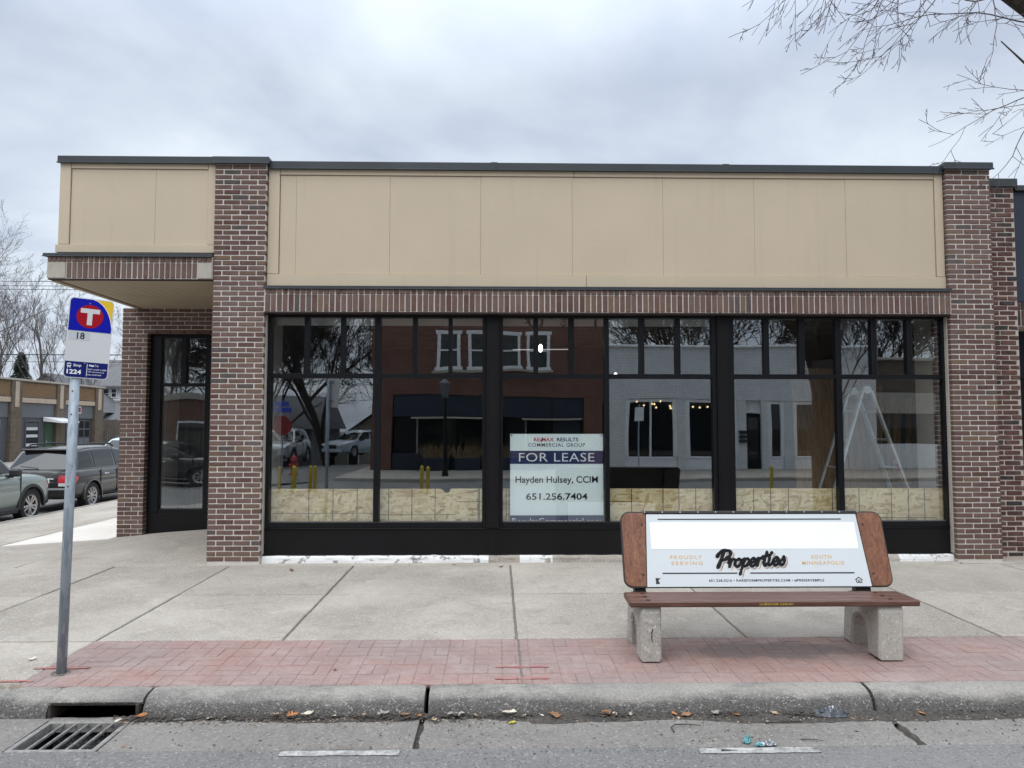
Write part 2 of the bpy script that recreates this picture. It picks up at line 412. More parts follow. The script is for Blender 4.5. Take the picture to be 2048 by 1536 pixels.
plain('wire_black', (.02, .02, .022), .7)
plain('hydrant_red', (.35, .02, .02), .5)

# ------------------------------------------------------------------ mesh builder
class MB:
    def __init__(s): s.v = []; s.f = []; s.sm = False
    def add(s, vs, fs):
        o = len(s.v); s.v += [tuple(p) for p in vs]; s.f += [tuple(i+o for i in f) for f in fs]; return s
    def box(s, x0, x1, y0, y1, z0, z1):
        return s.add([(x0, y0, z0), (x1, y0, z0), (x1, y1, z0), (x0, y1, z0), (x0, y0, z1), (x1, y0, z1), (x1, y1, z1), (x0, y1, z1)],
                     [(0, 3, 2, 1), (4, 5, 6, 7), (0, 1, 5, 4), (1, 2, 6, 5), (2, 3, 7, 6), (3, 0, 4, 7)])
    def cbox(s, x0, x1, y0, y1, z0, z1, b=.004, jit=0.0):
        """chamfered box"""
        lo = (x0, y0, z0); hi = (x1, y1, z1); vs = []; idx = {}
        b = min(b, .45*min(abs(hi[i]-lo[i]) for i in range(3)))
        for c in range(8):
            sg = [(c >> k) & 1 for k in range(3)]
            j = [random.uniform(-jit, jit) for _ in range(3)] if jit else (0, 0, 0)
            for k in range(3):
                p = []
                for a in range(3):
                    e = hi[a] if sg[a] else lo[a]
                    if a != k: e += -b if sg[a] else b
                    p.append(e + j[a])
                idx[(c, k)] = len(vs); vs.append(tuple(p))
        fs = []
        for k in range(3):
            a, d = [(1, 2), (2, 0), (0, 1)][k]
            for sd in (0, 1):
                cs = [(sd << k) | (i << a) | (j << d) for i, j in ((0, 0), (1, 0), (1, 1), (0, 1))]
                q = [idx[(c, k)] for c in cs]
                fs.append(tuple(q if sd else q[::-1]))
        for k in range(3):       # edges along axis k
            a, d = [(1, 2), (2, 0), (0, 1)][k]
            for i in (0, 1):
                for j in (0, 1):
                    c0 = (i << a) | (j << d); c1 = c0 | (1 << k)
                    q = [idx[(c0, a)], idx[(c1, a)], idx[(c1, d)], idx[(c0, d)]]
                    fs.append(tuple(q if (i ^ j) else q[::-1]))
        for c in range(8):
            q = [idx[(c, 0)], idx[(c, 1)], idx[(c, 2)]]
            par = bin(c).count('1') % 2
            fs.append(tuple(q if par else q[::-1]))
        return s.add(vs, fs)
    def prism(s, pts, lo, hi, axis='y', b=0.0):
        """polygon given in the two other axes, extruded along axis; pts counter-clockwise seen from -axis side"""
        n = len(pts)
        def P(p, t):
            return {'y': (p[0], t, p[1]), 'x': (t, p[0], p[1]), 'z': (p[0], p[1], t)}[axis]
        if b:
            cx = sum(p[0] for p in pts)/n; cy = sum(p[1] for p in pts)/n
            ins = []
            for i in range(n):
                a = Vector(pts[i-1]); c = Vector(pts[i]); d = Vector(pts[(i+1) % n])
                e1 = (c-a).normalized(); e2 = (d-c).normalized()
                nn = Vector((-(e1.y+e2.y), e1.x+e2.x))
                if nn.length < 1e-6: nn = Vector((-e1.y, e1.x))
                nn.normalize(); k = max(.35, nn.dot(Vector((-e1.y, e1.x))))
                ar = sum(pts[j][0]*pts[(j+1) % n][1]-pts[(j+1) % n][0]*pts[j][1] for j in range(n))
                ins.append(tuple(c + nn*(b/k)*(1 if ar > 0 else -1)))
            rings = [[P(p, lo) for p in ins], [P(p, lo+b) for p in pts], [P(p, hi-b) for p in pts], [P(p, hi) for p in ins]]
        else:
            rings = [[P(p, lo) for p in pts], [P(p, hi) for p in pts]]
        vs = [p for r in rings for p in r]; fs = []
        for k in range(len(rings)-1):
            for i in range(n):
                j = (i+1) % n
                fs.append((k*n+i, k*n+j, (k+1)*n+j, (k+1)*n+i))
        fs.append(tuple(range(n))[::-1]); m = (len(rings)-1)*n
        fs.append(tuple(m+i for i in range(n)))
        return s.add(vs, fs)
    def tube(s, pts, rad, n=8, caps=True):
        pts = [Vector(p) for p in pts]; m = len(pts)
        if not isinstance(rad, (list, tuple)): rad = [rad]*m
        t0 = (pts[1]-pts[0]).normalized()
        u = t0.orthogonal().normalized(); vs = []
        for i in range(m):
            t = (pts[min(i+1, m-1)]-pts[max(i-1, 0)])
            if t.length < 1e-9: t = t0
            t.normalize(); u = (u - t*u.dot(t))
            if u.length < 1e-6: u = t.orthogonal()
            u.normalize(); w = t.cross(u)
            for k in range(n):
                a = 2*PI*k/n
                vs.append(pts[i]+(u*math.cos(a)+w*math.sin(a))*rad[i])
        fs = []
        for i in range(m-1):
            for k in range(n):
                j = (k+1) % n
                fs.append((i*n+k, i*n+j, (i+1)*n+j, (i+1)*n+k))
        if caps:
            fs.append(tuple(range(n))[::-1]); fs.append(tuple((m-1)*n+k for k in range(n)))
        return s.add(vs, fs)
    def disc(s, c, r, h, axis='y', n=16):
        a = {'x': Vector((1, 0, 0)), 'y': Vector((0, 1, 0)), 'z': Vector((0, 0, 1))}[axis]
        c = Vector(c); return s.tube([c, c+a*h], r, n)
    def lathe(s, prof, n=24, axis='x'):
        """prof: list of (radius, along)"""
        vs = []; m = len(prof)
        for r, t in prof:
            for k in range(n):
                a = 2*PI*k/n; ca, sa = r*math.cos(a), r*math.sin(a)
                vs.append({'x': (t, ca, sa), 'y': (ca, t, sa), 'z': (ca, sa, t)}[axis])
        fs = [(i*n+k, i*n+(k+1) % n, (i+1)*n+(k+1) % n, (i+1)*n+k) for i in range(m-1) for k in range(n)]
        return s.add(vs, fs)
    def ribbon(s, pts, wid, z0, z1, axis='y'):
        """flat stroke in x,z with thickness along y"""
        m = len(pts)
        for i in range(m-1):
            a = Vector(pts[i]); b = Vector(pts[i+1]); d = (b-a)
            if d.length < 1e-7: continue
            d.normalize(); nn = Vector((-d.y, d.x))
            w0 = wid[i]/2; w1 = wid[i+1]/2
            q = [a+nn*w0, a-nn*w0, b-nn*w1, b+nn*w1]
            s.prism([tuple(p) for p in q], z0, z1, 'y')
        for i in range(m):
            r = wid[i]/2; c = pts[i]
            s.prism([(c[0]+r*math.cos(2*PI*k/10), c[1]+r*math.sin(2*PI*k/10)) for k in range(10)], z0, z1-.00015*(i % 2), 'y')
        return s
    def xf(s, M4):
        s.v = [tuple(M4 @ Vector(p)) for p in s.v]; return s
    def grid(s, fn, nu, nv):
        vs = [fn(i/nu, j/nv) for j in range(nv+1) for i in range(nu+1)]
        fs = [(j*(nu+1)+i, j*(nu+1)+i+1, (j+1)*(nu+1)+i+1, (j+1)*(nu+1)+i) for j in range(nv) for i in range(nu)]
        return s.add(vs, fs)
    def mesh(s, name, off=None, fix=True):
        me = bpy.data.meshes.new(name)
        vs = s.v if off is None else [(p[0]-off[0], p[1]-off[1], p[2]-off[2]) for p in s.v]
        me.from_pydata(vs, [], s.f)
        if s.sm: me.polygons.foreach_set('use_smooth', [True]*len(me.polygons))
        me.update()
        if fix and len(s.f) < 60000:
            bm = bmesh.new(); bm.from_mesh(me); bmesh.ops.recalc_face_normals(bm, faces=bm.faces); bm.to_mesh(me); bm.free()
        return me

def wloc(o):
    v = Vector((0, 0, 0))
    while o is not None: v += o.location; o = o.parent
    return v
def link(name, me, mat, parent=None, smooth_angle=None):
    o = bpy.data.objects.new(name, me); COL.objects.link(o)
    if mat: 
        if len(me.materials) == 0: me.materials.append(M[mat] if isinstance(mat, str) else mat)
    if parent is not None: o.parent = parent
    return o
def part(name, mb, mat, parent, world=True, smooth=False, kind=None, fix=True, label=None):
    """mesh written in world coordinates (world=True; parents are only translated) or in the parent's own frame"""
    mb.sm = smooth
    o = link(name, mb.mesh(name, wloc(parent) if (world and parent is not None) else None, fix), mat, parent)
    if kind: o['kind'] = kind
    if label: o['label'] = label
    return o
def tag(o, label, cat, group=None):
    o['label'] = label; o['category'] = cat
    if group: o['group'] = group
    return o
def thing(name, label, cat, loc=(0, 0, 0), rz=0.0, group=None):
    o = bpy.data.objects.new(name, None); COL.objects.link(o)
    o.location = loc; o.rotation_euler = (0, 0, rz); o.empty_display_size = .2
    return tag(o, label, cat, group)
def single(name, mb, mat, label, cat, loc=None, group=None, smooth=False, fix=True):
    mb.sm = smooth
    o = link(name, mb.mesh(name, loc, fix), mat)
    if loc is not None: o.location = loc
    return tag(o, label, cat, group)
def structure(name, mb, mat, smooth=False):
    mb.sm = smooth
    o = link(name, mb.mesh(name), mat); o['kind'] = 'structure'; return o
def dup(o, parent=None):
    c = o.copy(); COL.objects.link(c)
    if parent is not None:
        c.parent = parent
    for ch in list(o.children): dup(ch, c)
    return c

def textmesh(txt, w=None, h=None, depth=.001, offset=0.0, align='CENTER', spacing=1.0, shear=0.0):
    """returns MB with the words in the x,z plane facing -y, centred on 0 (or left aligned), scaled to width w / height h"""
    cu = bpy.data.curves.new('lettering', 'FONT'); cu.body = txt; cu.size = 1.0
    cu.offset = offset; cu.space_character = spacing; cu.shear = shear; cu.resolution_u = 3
    o = bpy.data.objects.new('lettering', cu); COL.objects.link(o)
    dg = bpy.context.evaluated_depsgraph_get()
    me = bpy.data.meshes.new_from_object(o.evaluated_get(dg))
    bpy.data.objects.remove(o); bpy.data.curves.remove(cu)
    vs = [tuple(v.co) for v in me.vertices]; fs = [tuple(p.vertices) for p in me.polygons]
    bpy.data.meshes.remove(me)
    x0 = min(v[0] for v in vs); x1 = max(v[0] for v in vs); y0 = min(v[1] for v in vs); y1 = max(v[1] for v in vs)
    sx = (w/(x1-x0)) if w else None; sy = (h/(y1-y0)) if h else None
    if sx is None: sx = sy
    if sy is None: sy = sx
    cx = (x0+x1)/2 if align == 'CENTER' else x0; cy = (y0+y1)/2
    n = len(vs)
    # give the print a real thickness: front, back and rim
    ed = {}
    for f in fs:
        for i in range(len(f)):
            a, b = f[i], f[(i+1) % len(f)]
            k = (min(a, b), max(a, b)); ed.setdefault(k, []).append((a, b))
    fr = [((v[0]-cx)*sx, -depth, (v[1]-cy)*sy) for v in vs]; bk = [((v[0]-cx)*sx, 0.0, (v[1]-cy)*sy) for v in vs]
    faces = list(fs) + [tuple(i+n for i in f[::-1]) for f in fs]
    for k, l in ed.items():
        if len(l) == 1:
            a, b = l[0]; faces.append((b, a, a+n, b+n))
    mb = MB(); mb.add(fr+bk, faces); return mb

# ================================================================== GROUND
def zg(x, y):
    z = -0.012*max(0.0, 8.8-y)
    if x < -5.3: z -= 0.065*min(4.5, -5.3-x)
    return z
def zroad(x, y=0):
    return -0.178 - (0.065*min(4.5, -5.3-x) if x < -5.3 else 0.0)

g = MB()
for ya, yb, za, zb in ((-600, -60, -3.4, -3.4), (-60, -26, -3.4, -3.2), (-26, -16, -3.2, -.72), (-16, 600, -.72, -.72)):
    g.add([(-600, ya, za), (600, ya, za), (600, yb, zb), (-600, yb, zb)], [(0, 1, 2, 3)])
structure('ground', g, 'dirt')
xs = [-160, -60, -26, -18, -9.8, -8.5, -7.2, -6.2, -5.3, -3, 0, 3, 10, 40, 160]
mb = MB()
for a, b in zip(xs, xs[1:]):
    mb.add([(a, -5.9, zroad(a)), (b, -5.9, zroad(b)), (b, 4.235, zroad(b)), (a, 4.235, zroad(a))], [(0, 1, 2, 3)])
structure('road', mb, 'asphalt')
mb = MB().add([(-18, 4.235, -.4705), (-9.8, 4.235, -.4705), (-9.8, 200, -.4705), (-18, 200, -.4705)], [(0, 1, 2, 3)])
structure('side_street', mb, 'asphalt')
mb = MB()
mb.cbox(-90, -18.02, 4.3, 200, -.8, -.33, .03); structure('far_side_pavement', mb, 'walk_concrete')
for a, b in ((-90, -16.2), (-5.2, 120)):
    mb = MB(); mb.cbox(a, b, -14.5, -5.92, -1.2, -.05, .03); structure('opposite_pavement', mb, 'walk_concrete')
mb = MB().add([(-16.2, -5.9, -.47), (-5.2, -5.9, -.175), (-5.2, -15, -.2), (-16.2, -15, -.47), (-5.2, -70, -2.6), (-16.2, -70, -2.8)], [(3, 2, 1, 0), (5, 4, 2, 3)])
structure('side_street', mb, 'asphalt')

# --- pavement: a dirt bed with a slab object in every joint field
mb = MB()
def sheet(mb, x0, x1, y0, y1, zf, nx=1, ny=1):
    mb.grid(lambda u, v: (x0+(x1-x0)*u, y0+(y1-y0)*v, zf(x0+(x1-x0)*u, y0+(y1-y0)*v)), nx, ny)
bedz = lambda x, y: zg(x, y)-0.013
sheet(mb, -9.7, -5.3, 4.885, 60, bedz, 6, 3); sheet(mb, -5.3, 30, 4.885, 8.8, bedz, 2, 2); sheet(mb, -5.3, 30, 8.8, 9.3, bedz, 1, 1)
mb.box(-9.72, 30, 4.9, 8.6, -.75, -.5)
pave = structure('pavement', mb, 'joint_dirt')
def slab(x0, x1, y0, y1, zf=zg, mat='walk_concrete', g=.0105, parent=None, lift=0.0):
    n = max(1, int((x1-x0)/.12)) if x1 < 9 and y1 < 9 else 3; m = max(1, int((y1-y0)/.12)) if x1 < 9 and y1 < 9 else 3
    def axis(a, b, n):
        a += g; b -= g
        return [a, a+.010] + [a+.010+(b-a-.020)*i/n for i in range(1, n)] + [b-.010, b]
    ax = axis(x0, x1, n); ay = axis(y0, y1, m)
    mb = MB(); vs = []; nx = len(ax); ny = len(ay); wob = random.uniform(-.003, .003)
    for j, y in enumerate(ay):
        for i, x in enumerate(ax):
            e = .006 if (i in (0, nx-1) or j in (0, ny-1)) else 0
            jx = 0 if 1 < i < nx-2 else 0.006*mnoise.fractal(Vector((x*6, y*6, 1.3)), 1, 2, 3)
            jy = 0 if 1 < j < ny-2 else 0.006*mnoise.fractal(Vector((x*6, y*6, 5.3)), 1, 2, 3)
            vs.append((x+jx, y+jy, zf(x, y)+lift+wob-e+.002*mnoise.noise(Vector((x*2, y*2, 0)))))
    fs = [(j*nx+i, j*nx+i+1, (j+1)*nx+i+1, (j+1)*nx+i) for j in range(ny-1) for i in range(nx-1)]
    o = len(vs)
    rim = [i for i in range(nx)] + [j*nx+nx-1 for j in range(1, ny)] + [(ny-1)*nx+i for i in range(nx-2, -1, -1)] + [j*nx for j in range(ny-2, 0, -1)]
    vs += [(vs[i][0], vs[i][1], vs[i][2]-.05) for i in rim]
    k = len(rim)
    fs += [(rim[(i+1) % k], rim[i], o+i, o+(i+1) % k) for i in range(k)]
    mb.add(vs, fs)
    return part('slab', mb, mat, parent or pave)
XE = [-9.65, -7.6, -5.9, -4.40, -3.09, -1.66, .155, 1.96, 3.98, 5.95, 7.95, 9.9, 12, 14.5, 17, 20, 24, 28]
for a, b in zip(XE, XE[1:]):
    slab(a, b, 5.858, 7.332); slab(a, b, 7.332, 8.74)
    if b < -3 or a > 9.8: slab(a, b, 4.892, 5.858)
for a, b in ((-3.35, -.5), (-.5, 2.4), (2.4, 5.5), (5.5, 9)): slab(a, b, 8.74, 9.05)
YE = [8.74, 10.95, 12.6, 14.3, 16.2, 18.2, 20.5, 23, 26, 30, 36, 45]
for i, (a, b) in enumerate(zip(YE, YE[1:])):
    slab(-9.65, -7.2, a, b)
    slab(-7.2, -5.56, a, b, mat='new_concrete' if i >= 1 else 'walk_concrete')
def zramp(x, y):
    u = (x+5.56)/(2.26); v = max(0, (y-8.74)/2.16)
    return zg(x, y)+.15*max(0, min(1, u))*min(1, v)+.02*v
slab(-5.56, -3.30, 8.74, 11.0, zramp)

# --- red stamped strip: pavers in a basket weave
mb = MB(); sheet(mb, -3.09, 9.9, 4.785, 5.751, lambda x, y: zg(x, y)-.0062, 8, 1)
strip = structure('brick_strip', mb, 'paver_joint')
P = .1955
cells = []
for i in range(int((9.9+3.09)/P)):
    for j in range(5):
        x = -3.09+i*P; y = 4.785+j*(.966/5); h = .966/5
        x1 = x+P; y1 = y+h
        if (i+j) % 2: cells += [(x, x1, y, y+h/2), (x, x1, y+h/2, y1)]
        else: cells += [(x, x+P/2, y, y1), (x+P/2, x1, y, y1)]
def paver_mb(mb, c):
    x0, x1, y0, y1 = c; g = .0017; dz = random.uniform(-.0015, .001)
    z0 = zg((x0+x1)/2, (y0+y1)/2)
    return mb.cbox(x0+g, x1-g, y0+g, y1-g, z0-.03, z0-.002+dz, .0026, .0011)
cells = [c for c in cells if not (abs((c[0]+c[1])/2+2.905) < .0 )]
cells.sort(key=lambda c: (Vector(((c[0]+c[1])/2, (c[2]+c[3])/2, 0))-Vector((0.2, 0, 0))).length)
for c in cells[:300]: part('paver', paver_mb(MB(), c), 'red_paver', strip)
mb = MB()
for c in cells[300:]: paver_mb(mb, c)
part('paver_field', mb, 'red_paver', strip, kind='stuff')
# control joint across the strip
for xj in (.165,):
    mb = MB()
    for k in range(24):
        y0 = 4.80+k*.0392; xx = xj+.006*mnoise.noise(Vector((y0*5, 0, 0)))
        mb.cbox(xx-.008, xx+.008, y0, y0+.0392, zg(0, y0)-.02, zg(0, y0)+.0012, .001)
    part('joint_filler', mb, 'joint_dirt', strip)

# --- kerb stones
mb = MB(); mb.box(-9.78, 40, 4.60, 4.775, -.7, -.26)
kerb = structure('kerb', mb, 'kerb_concrete')
KP = [(4.783, -.06), (4.783, -.004), (4.775, 0), (4.72, -.004), (4.675, -.012), (4.645, -.024), (4.622, -.041), (4.606, -.061), (4.595, -.086), (4.588, -.112), (4.583, -.14), (4.580, -.22)]
def kerb_stone(x0, x1, prof=KP, gap=.011):
    n = max(2, int((x1-x0)/.035)); m = len(prof); vs = []
    for i in range(n+1):
        t = i/n; x = x0+gap+(x1-x0-2*gap)*t
        er = .018 if i in (0, n) else (.006 if i in (1, n-1) else 0)
        for j, (y, z) in enumerate(prof):
            a = mnoise.fractal(Vector((x*2.2, j*.28, 3.1)), 1.0, 2.0, 4)
            chip = mnoise.noise(Vector((x*9, j*1.3, 7.7)))
            w = .12+.88*min(1.0, max(0.0, (j-2)/6)) if j < m-1 else .15
            d = w*(.006*a + (.010*(chip-.3) if chip > .3 else 0))
            vs.append((x, y+d*.8+er*min(1, j/6), z+zg(x, 4.775)-abs(d)*.6-er*.5))
    fs = [(i*m+j, (i+1)*m+j, (i+1)*m+j+1, i*m+j+1) for i in range(n) for j in range(m-1)]
    fs += [tuple(range(m)), tuple(n*m+j for j in range(m))[::-1]]
    o = part('kerb_stone', MB().add(vs, fs), 'kerb_concrete', kerb, smooth=True); o.data.set_sharp_from_angle(angle=R_(50)); return o
INX0, INX1 = -2.75, -2.22
kerb_stone(-9.7, -5.9); kerb_stone(-5.9, INX0-.02, gap=.004)
# lintel stone over the inlet: the face stops above the opening
KL = [(4.783, -.06), (4.783, -.004), (4.775, 0), (4.72, -.003), (4.67, -.010), (4.64, -.020), (4.622, -.030), (4.612, -.040), (4.62, -.052), (4.70, -.055)]
kerb_stone(INX0-.02, INX1+.02, KL, gap=.001)
for a, b in ((INX1+.02, -.44), (-.44, 2.385), (2.385, 5.2), (5.2, 8.0), (8.0, 10.8), (10.8, 13.6), (13.6, 16.4), (16.4, 20), (20, 26)): kerb_stone(a, b, gap=.014 if b < 5 else .008)
mb = MB(); mb.cbox(-9.83, -9.65, 4.6, 60, -.7, zg(-9.7, 9), .02); part('kerb_stone', mb, 'kerb_concrete', kerb)

# --- gutter pan: concrete bays with dirty joints
mb = MB()
for a, b in zip(xs, xs[1:]):
    if a < -9.8 or a > 20: continue
    mb.add([(a, 4.12, zroad(a)-.03), (b, 4.12, zroad(b)-.03), (b, 4.6, zroad(b)-.03), (a, 4.6, zroad(a)-.03)], [(0, 1, 2, 3)])
# leave the bed open over the drain pit
mb = MB()
for a, b in ((-9.8, -5.3), (-5.3, -2.74), (-2.20, 40)):
    mb.add([(a, 4.10, zroad(a)-.025), (b, 4.10, zroad(b)-.025), (b, 4.6, zroad(b)-.025), (a, 4.6, zroad(a)-.025)], [(0, 1, 2, 3)])
gut = structure('gutter', mb, 'dirt')
def bay(x0, x1, y0=4.136, y1=4.585, gx=.012):
    n = max(1, int((x1-x0)/.12)); vs = []
    ays = [y0, y0+.012]+[y0+.012+(y1-y0-.012)*k/12 for k in range(1, 13)]; m = len(ays)
    for y in ays:
        for i in range(n+1):
            x = x0+gx+(x1-x0-2*gx)*i/n
            jy = .016*mnoise.fractal(Vector((x*5, y, 0)), 1, 2, 3) if y < y0+.02 else 0
            jx = (.020*mnoise.fractal(Vector((y*11, x, 2)), 1, 2, 3)*(1 if i == 0 else -1)-.004 if i in (0, n) and gx > .008 else 0)
            vs.append((x+jx, y+jy, zroad(x)+.004*mnoise.noise(Vector((x*3, y*3, 0)))*(0 if y == y0 else 1)-(.006 if y == y0 else 0)+(y-y0)*.006))
    fs = [(j*(n+1)+i, j*(n+1)+i+1, (j+1)*(n+1)+i+1, (j+1)*(n+1)+i) for j in range(m-1) for i in range(n)]
    o = len(vs); vs += [(v[0], v[1], v[2]-.06) for v in vs[:n+1]]
    fs += [(i+1, i, o+i, o+i+1) for i in range(n)]
    for c in (0, n):
        o = len(vs); col = [j*(n+1)+c for j in range(m)]; vs += [(vs[k][0], vs[k][1], vs[k][2]-.06) for k in col]
        fs += [(col[j], col[j+1], o+j+1, o+j) for j in range(m-1)]
    part('gutter_bay', MB().add(vs, fs), 'gutter_concrete', gut)
GX0, GX1, GY0, GY1 = -2.72, -2.22, 4.13, 4.545
bay(-9.8, -5.9); bay(-5.9, GX0-.006, gx=.002); bay(GX1+.006, -.465, gx=.006)
bay(GX0-.006, GX1+.006, GY1+.012, 4.61, gx=.0)
for a, b in ((-.445, 2.40), (2.42, 5.2), (5.2, 8), (8, 11), (11, 14), (14, 20), (20, 30)): bay(a, b)

# --- painted parking ticks and red utility marks, thin sheets on the surface
def mark(name, x0, x1, y0, y1, zf, mat, rag=.012, n=14, shear=0.0):
    top = []; bot = []
    for i in range(n+1):
        x = x0+(x1-x0)*i/n
        top.append((x+shear, y1+random.uniform(-rag, rag))); bot.append((x-shear, y0+random.uniform(-rag, rag)))
    vs = [(x, y, zf(x, y)) for x, y in bot]+[(x, y, zf(x, y)) for x, y in top]
    fs = [(i, i+1, n+2+i, n+1+i) for i in range(n)]
    o = len(vs); vs += [(x, y, z-.004) for x, y, z in vs]; fs += [tuple(o+k for k in f[::-1]) for f in fs]
    return structure(name, MB().add(vs, fs), mat)
zr_ = lambda x, y: zroad(x)+.004
mark('road_marking', -1.19, -.535, 4.045, 4.103, zr_, 'lane_paint', .004)
mark('road_marking', 1.12, 1.79, 4.035, 4.10, zr_, 'lane_paint', .004)
mark('road_marking', 3.5, 4.15, 4.035, 4.10, zr_, 'lane_paint', .004)
zs_ = lambda x, y: zg(x, y)+.0022
for x0, x1, y in ((-.01, .36, 5.10), (-.01, .35, 4.875), (-3.17, -2.80, 5.13), (-3.45, -3.02, 4.88)):
    mark('spray_mark', x0, x1, y-.014, y+.014, zs_, 'spray_red', .008, 18)

# --- storm drain: frame, bars, kerb inlet
drain = thing('storm_drain', 'rusty iron storm drain grate with kerb inlet beside the bus stop pole', 'storm drain', (-2.47, 4.34, zroad(0)))
mb = MB(); zt = zroad(0)+.002
mb.cbox(GX0, GX1, GY0, GY0+.024, zt-.06, zt, .004); mb.cbox(GX0, GX1, GY1-.022, GY1, zt-.06, zt, .004)
mb.cbox(GX0, GX0+.03, GY0+.024, GY1-.022, zt-.06, zt, .004); mb.cbox(GX1-.03, GX1, GY0+.024, GY1-.022, zt-.06, zt, .004)
part('grate_frame', mb, 'worn_iron', drain)
for k in range(5):
    x = GX0+.03+(GX1-GX0-.06)*(k+1)/6
    mb = MB(); mb.cbox(x-.0065, x+.0065, GY0+.024, GY1-.022, zt-.022, zt-.003, .004); part('bar', mb, 'worn_iron', drain)
mb = MB()
mb.box(GX0, GX1, GY0, GY0+.01, -1.0, zt-.06); mb.box(GX0, GX1, 4.96, 4.97, -1.0, -.105)
mb.box(GX0-.01, GX0, GY0, 4.97, -1.0, zt-.06); mb.box(GX1, GX1+.01, GY0, 4.97, -1.0, zt-.06); mb.box(GX0, GX1, GY0, 4.97, -1.0, -.99)
part('pit', mb, 'pit_dark', drain)
mb = MB()
mb.cbox(INX0-.012, INX0+.006, 4.60, 4.9, -.20, -.098, .003); mb.cbox(INX1-.006, INX1+.012, 4.60, 4.9, -.20, -.098, .003)
mb.cbox(INX0+.006, INX1-.006, 4.622, 4.9, -.112, -.099, .003); mb.box(INX0+.006, INX1-.006, 4.86, 4.87, -.20, -.112)
mb.cbox(INX0, INX1, 4.595, 4.614, -.205, -.178, .003)
part('inlet_hood', mb, 'cast_iron', drain)

SHIFT = Vector((0, .107, .0013))      # the roadside strip as surveyed from the photograph
for o in list(COL.objects):
    if o.parent is None and o.name.split('.')[0] in ('brick_strip', 'kerb', 'gutter', 'road_marking', 'spray_mark', 'storm_drain'): o.location += SHIFT

# ================================================================== STOREFRONT BUILDING
BL = thing('storefront_building', 'one storey brown brick corner storefront with beige panels and black windows', 'building', (1.3, 9.0, 0))
YP = 8.80
rnd_bricks = []      # (distance, mesh builder, parent) for the individually built bricks
stuff_bricks = {}
def brickwork(parent, x0, x1, z0, z1, yf, depth=.10, course=.0613, length=.2035, mw=.0130, off=0, skip=None, sides=True):
    """running bond in the plane y = yf (front), each brick a chamfered block standing 7 mm proud of the mortar"""
    nrow = int(round((z1-z0)/course)); course = (z1-z0)/nrow
    for r in range(nrow):
        za = z0+r*course+mw/2; zb = z0+(r+1)*course-mw/2
        xx = x0 - (length/2 if (r+off) % 2 else 0)
        while xx < x1-.01:
            a = max(xx, x0); b = min(xx+length, x1)
            la = 0 if a == x0 else mw/2; lb = 0 if b == x1 else mw/2
            xx += length
            if b-a < .03: continue
            spans = [(a+la, b-lb)]
            if skip: spans = skip(a+la, b-lb, za, zb)
            for (p, q) in spans:
                if q-p < .02: continue
                jz = random.uniform(-.0012, .0012); jx = random.uniform(-.0018, .0018)
                jy = random.uniform(-.0015, .0015)
                args = (p+(jx if p > x0 else 0), q+(jx if q < x1 else 0), yf+jy, yf+depth, za+jz+random.uniform(-.0008, .0008), zb+jz+random.uniform(-.0008, .0008))
                d = (Vector(((p+q)/2, yf, (za+zb)/2))-CAMPOS).length
                rnd_bricks.append((d, args, parent))
def pilaster(x0, x1):
    mb = MB(); mb.box(x0+.007, x1-.007, YP+.007, 9.6, -.1, 4.762)
    p = part('pilaster', mb, 'mortar', BL)
    brickwork(p, x0, x1, .03, 4.757, YP, depth=.10)
    # the returns towards the windows are bricked too
    nrow = 77; c = (4.757-.03)/nrow
    mb = MB()
    for r in range(nrow):
        za = .03+r*c+.00575; zb = .03+(r+1)*c-.00575
        for (ya, yb) in (((8.9115, 9.06), (9.0715, 9.2)) if r % 2 else ((8.9115, 9.0), (9.0115, 9.2))):
            mb.cbox(x0+random.uniform(-.001, .001), x0+.05, ya, yb, za, zb, .004); mb.cbox(x1-.05, x1+random.uniform(-.001, .001), ya, yb, za, zb, .004)
    part('return_brickwork', mb, 'brick', p, kind='stuff')
    mb = MB(); mb.cbox(x0-.03, x1+.03, 8.765, 9.7, 4.764, 4.845, .006); mb.cbox(x0-.038, x1+.038, 8.757, 8.785, 4.757, 4.772, .003)
    part('coping', mb, 'coping_metal', BL)
    return p
PL0, PL1, PR0, PR1 = -3.392, -2.775, 5.488, 6.036
pilL = pilaster(PL0, PL1); pilR = pilaster(PR0, PR1)

# --- parapet siding. main bay
YS = 8.875
def siding_bay(x0, x1, z0, z1, seams, vl, vr, ttop, skirt):
    """panels between seams, trim boards proud of them"""
    e = [x0]+seams+[x1]
    for a, b in zip(e, e[1:]):
        mb = MB(); dy = random.uniform(-.002, .002)
        mb.cbox(a+.0008, b-.0008, YS+dy, YS+.03, z0, z1, .002); part('siding_panel', mb, 'beige_siding', BL)
    for (a, b, c, d, y) in vl+vr+ttop+skirt:
        mb = MB(); mb.cbox(a, b, y, YS+.03, c, d, .003); part('trim_board', mb, 'beige_siding', BL)
mb = MB(); mb.box(PL1, PR0, YS+.031, 9.5, 3.0, 4.70); mb.box(-5.24, PL0, YS+.031, 10.9, 3.67, 4.76); part('parapet_wall', mb, 'interior_wall', BL)
siding_bay(-2.632, 5.376, 3.442, 4.652, [-2.437, -1.307, -.205, .910, 2.022, 3.146, 4.276],
           [(-2.770, -2.637, 3.442, 4.722, YS-.018)], [(5.381, 5.482, 3.442, 4.722, YS-.018)],
           [(-2.632, .93, 4.657, 4.722, YS-.016), (.934, 5.376, 4.657, 4.722, YS-.016)],
           [(-2.770, 1.075, 3.288, 3.436, YS-.024), (1.079, 5.486, 3.288, 3.436, YS-.024)])
mb = MB()
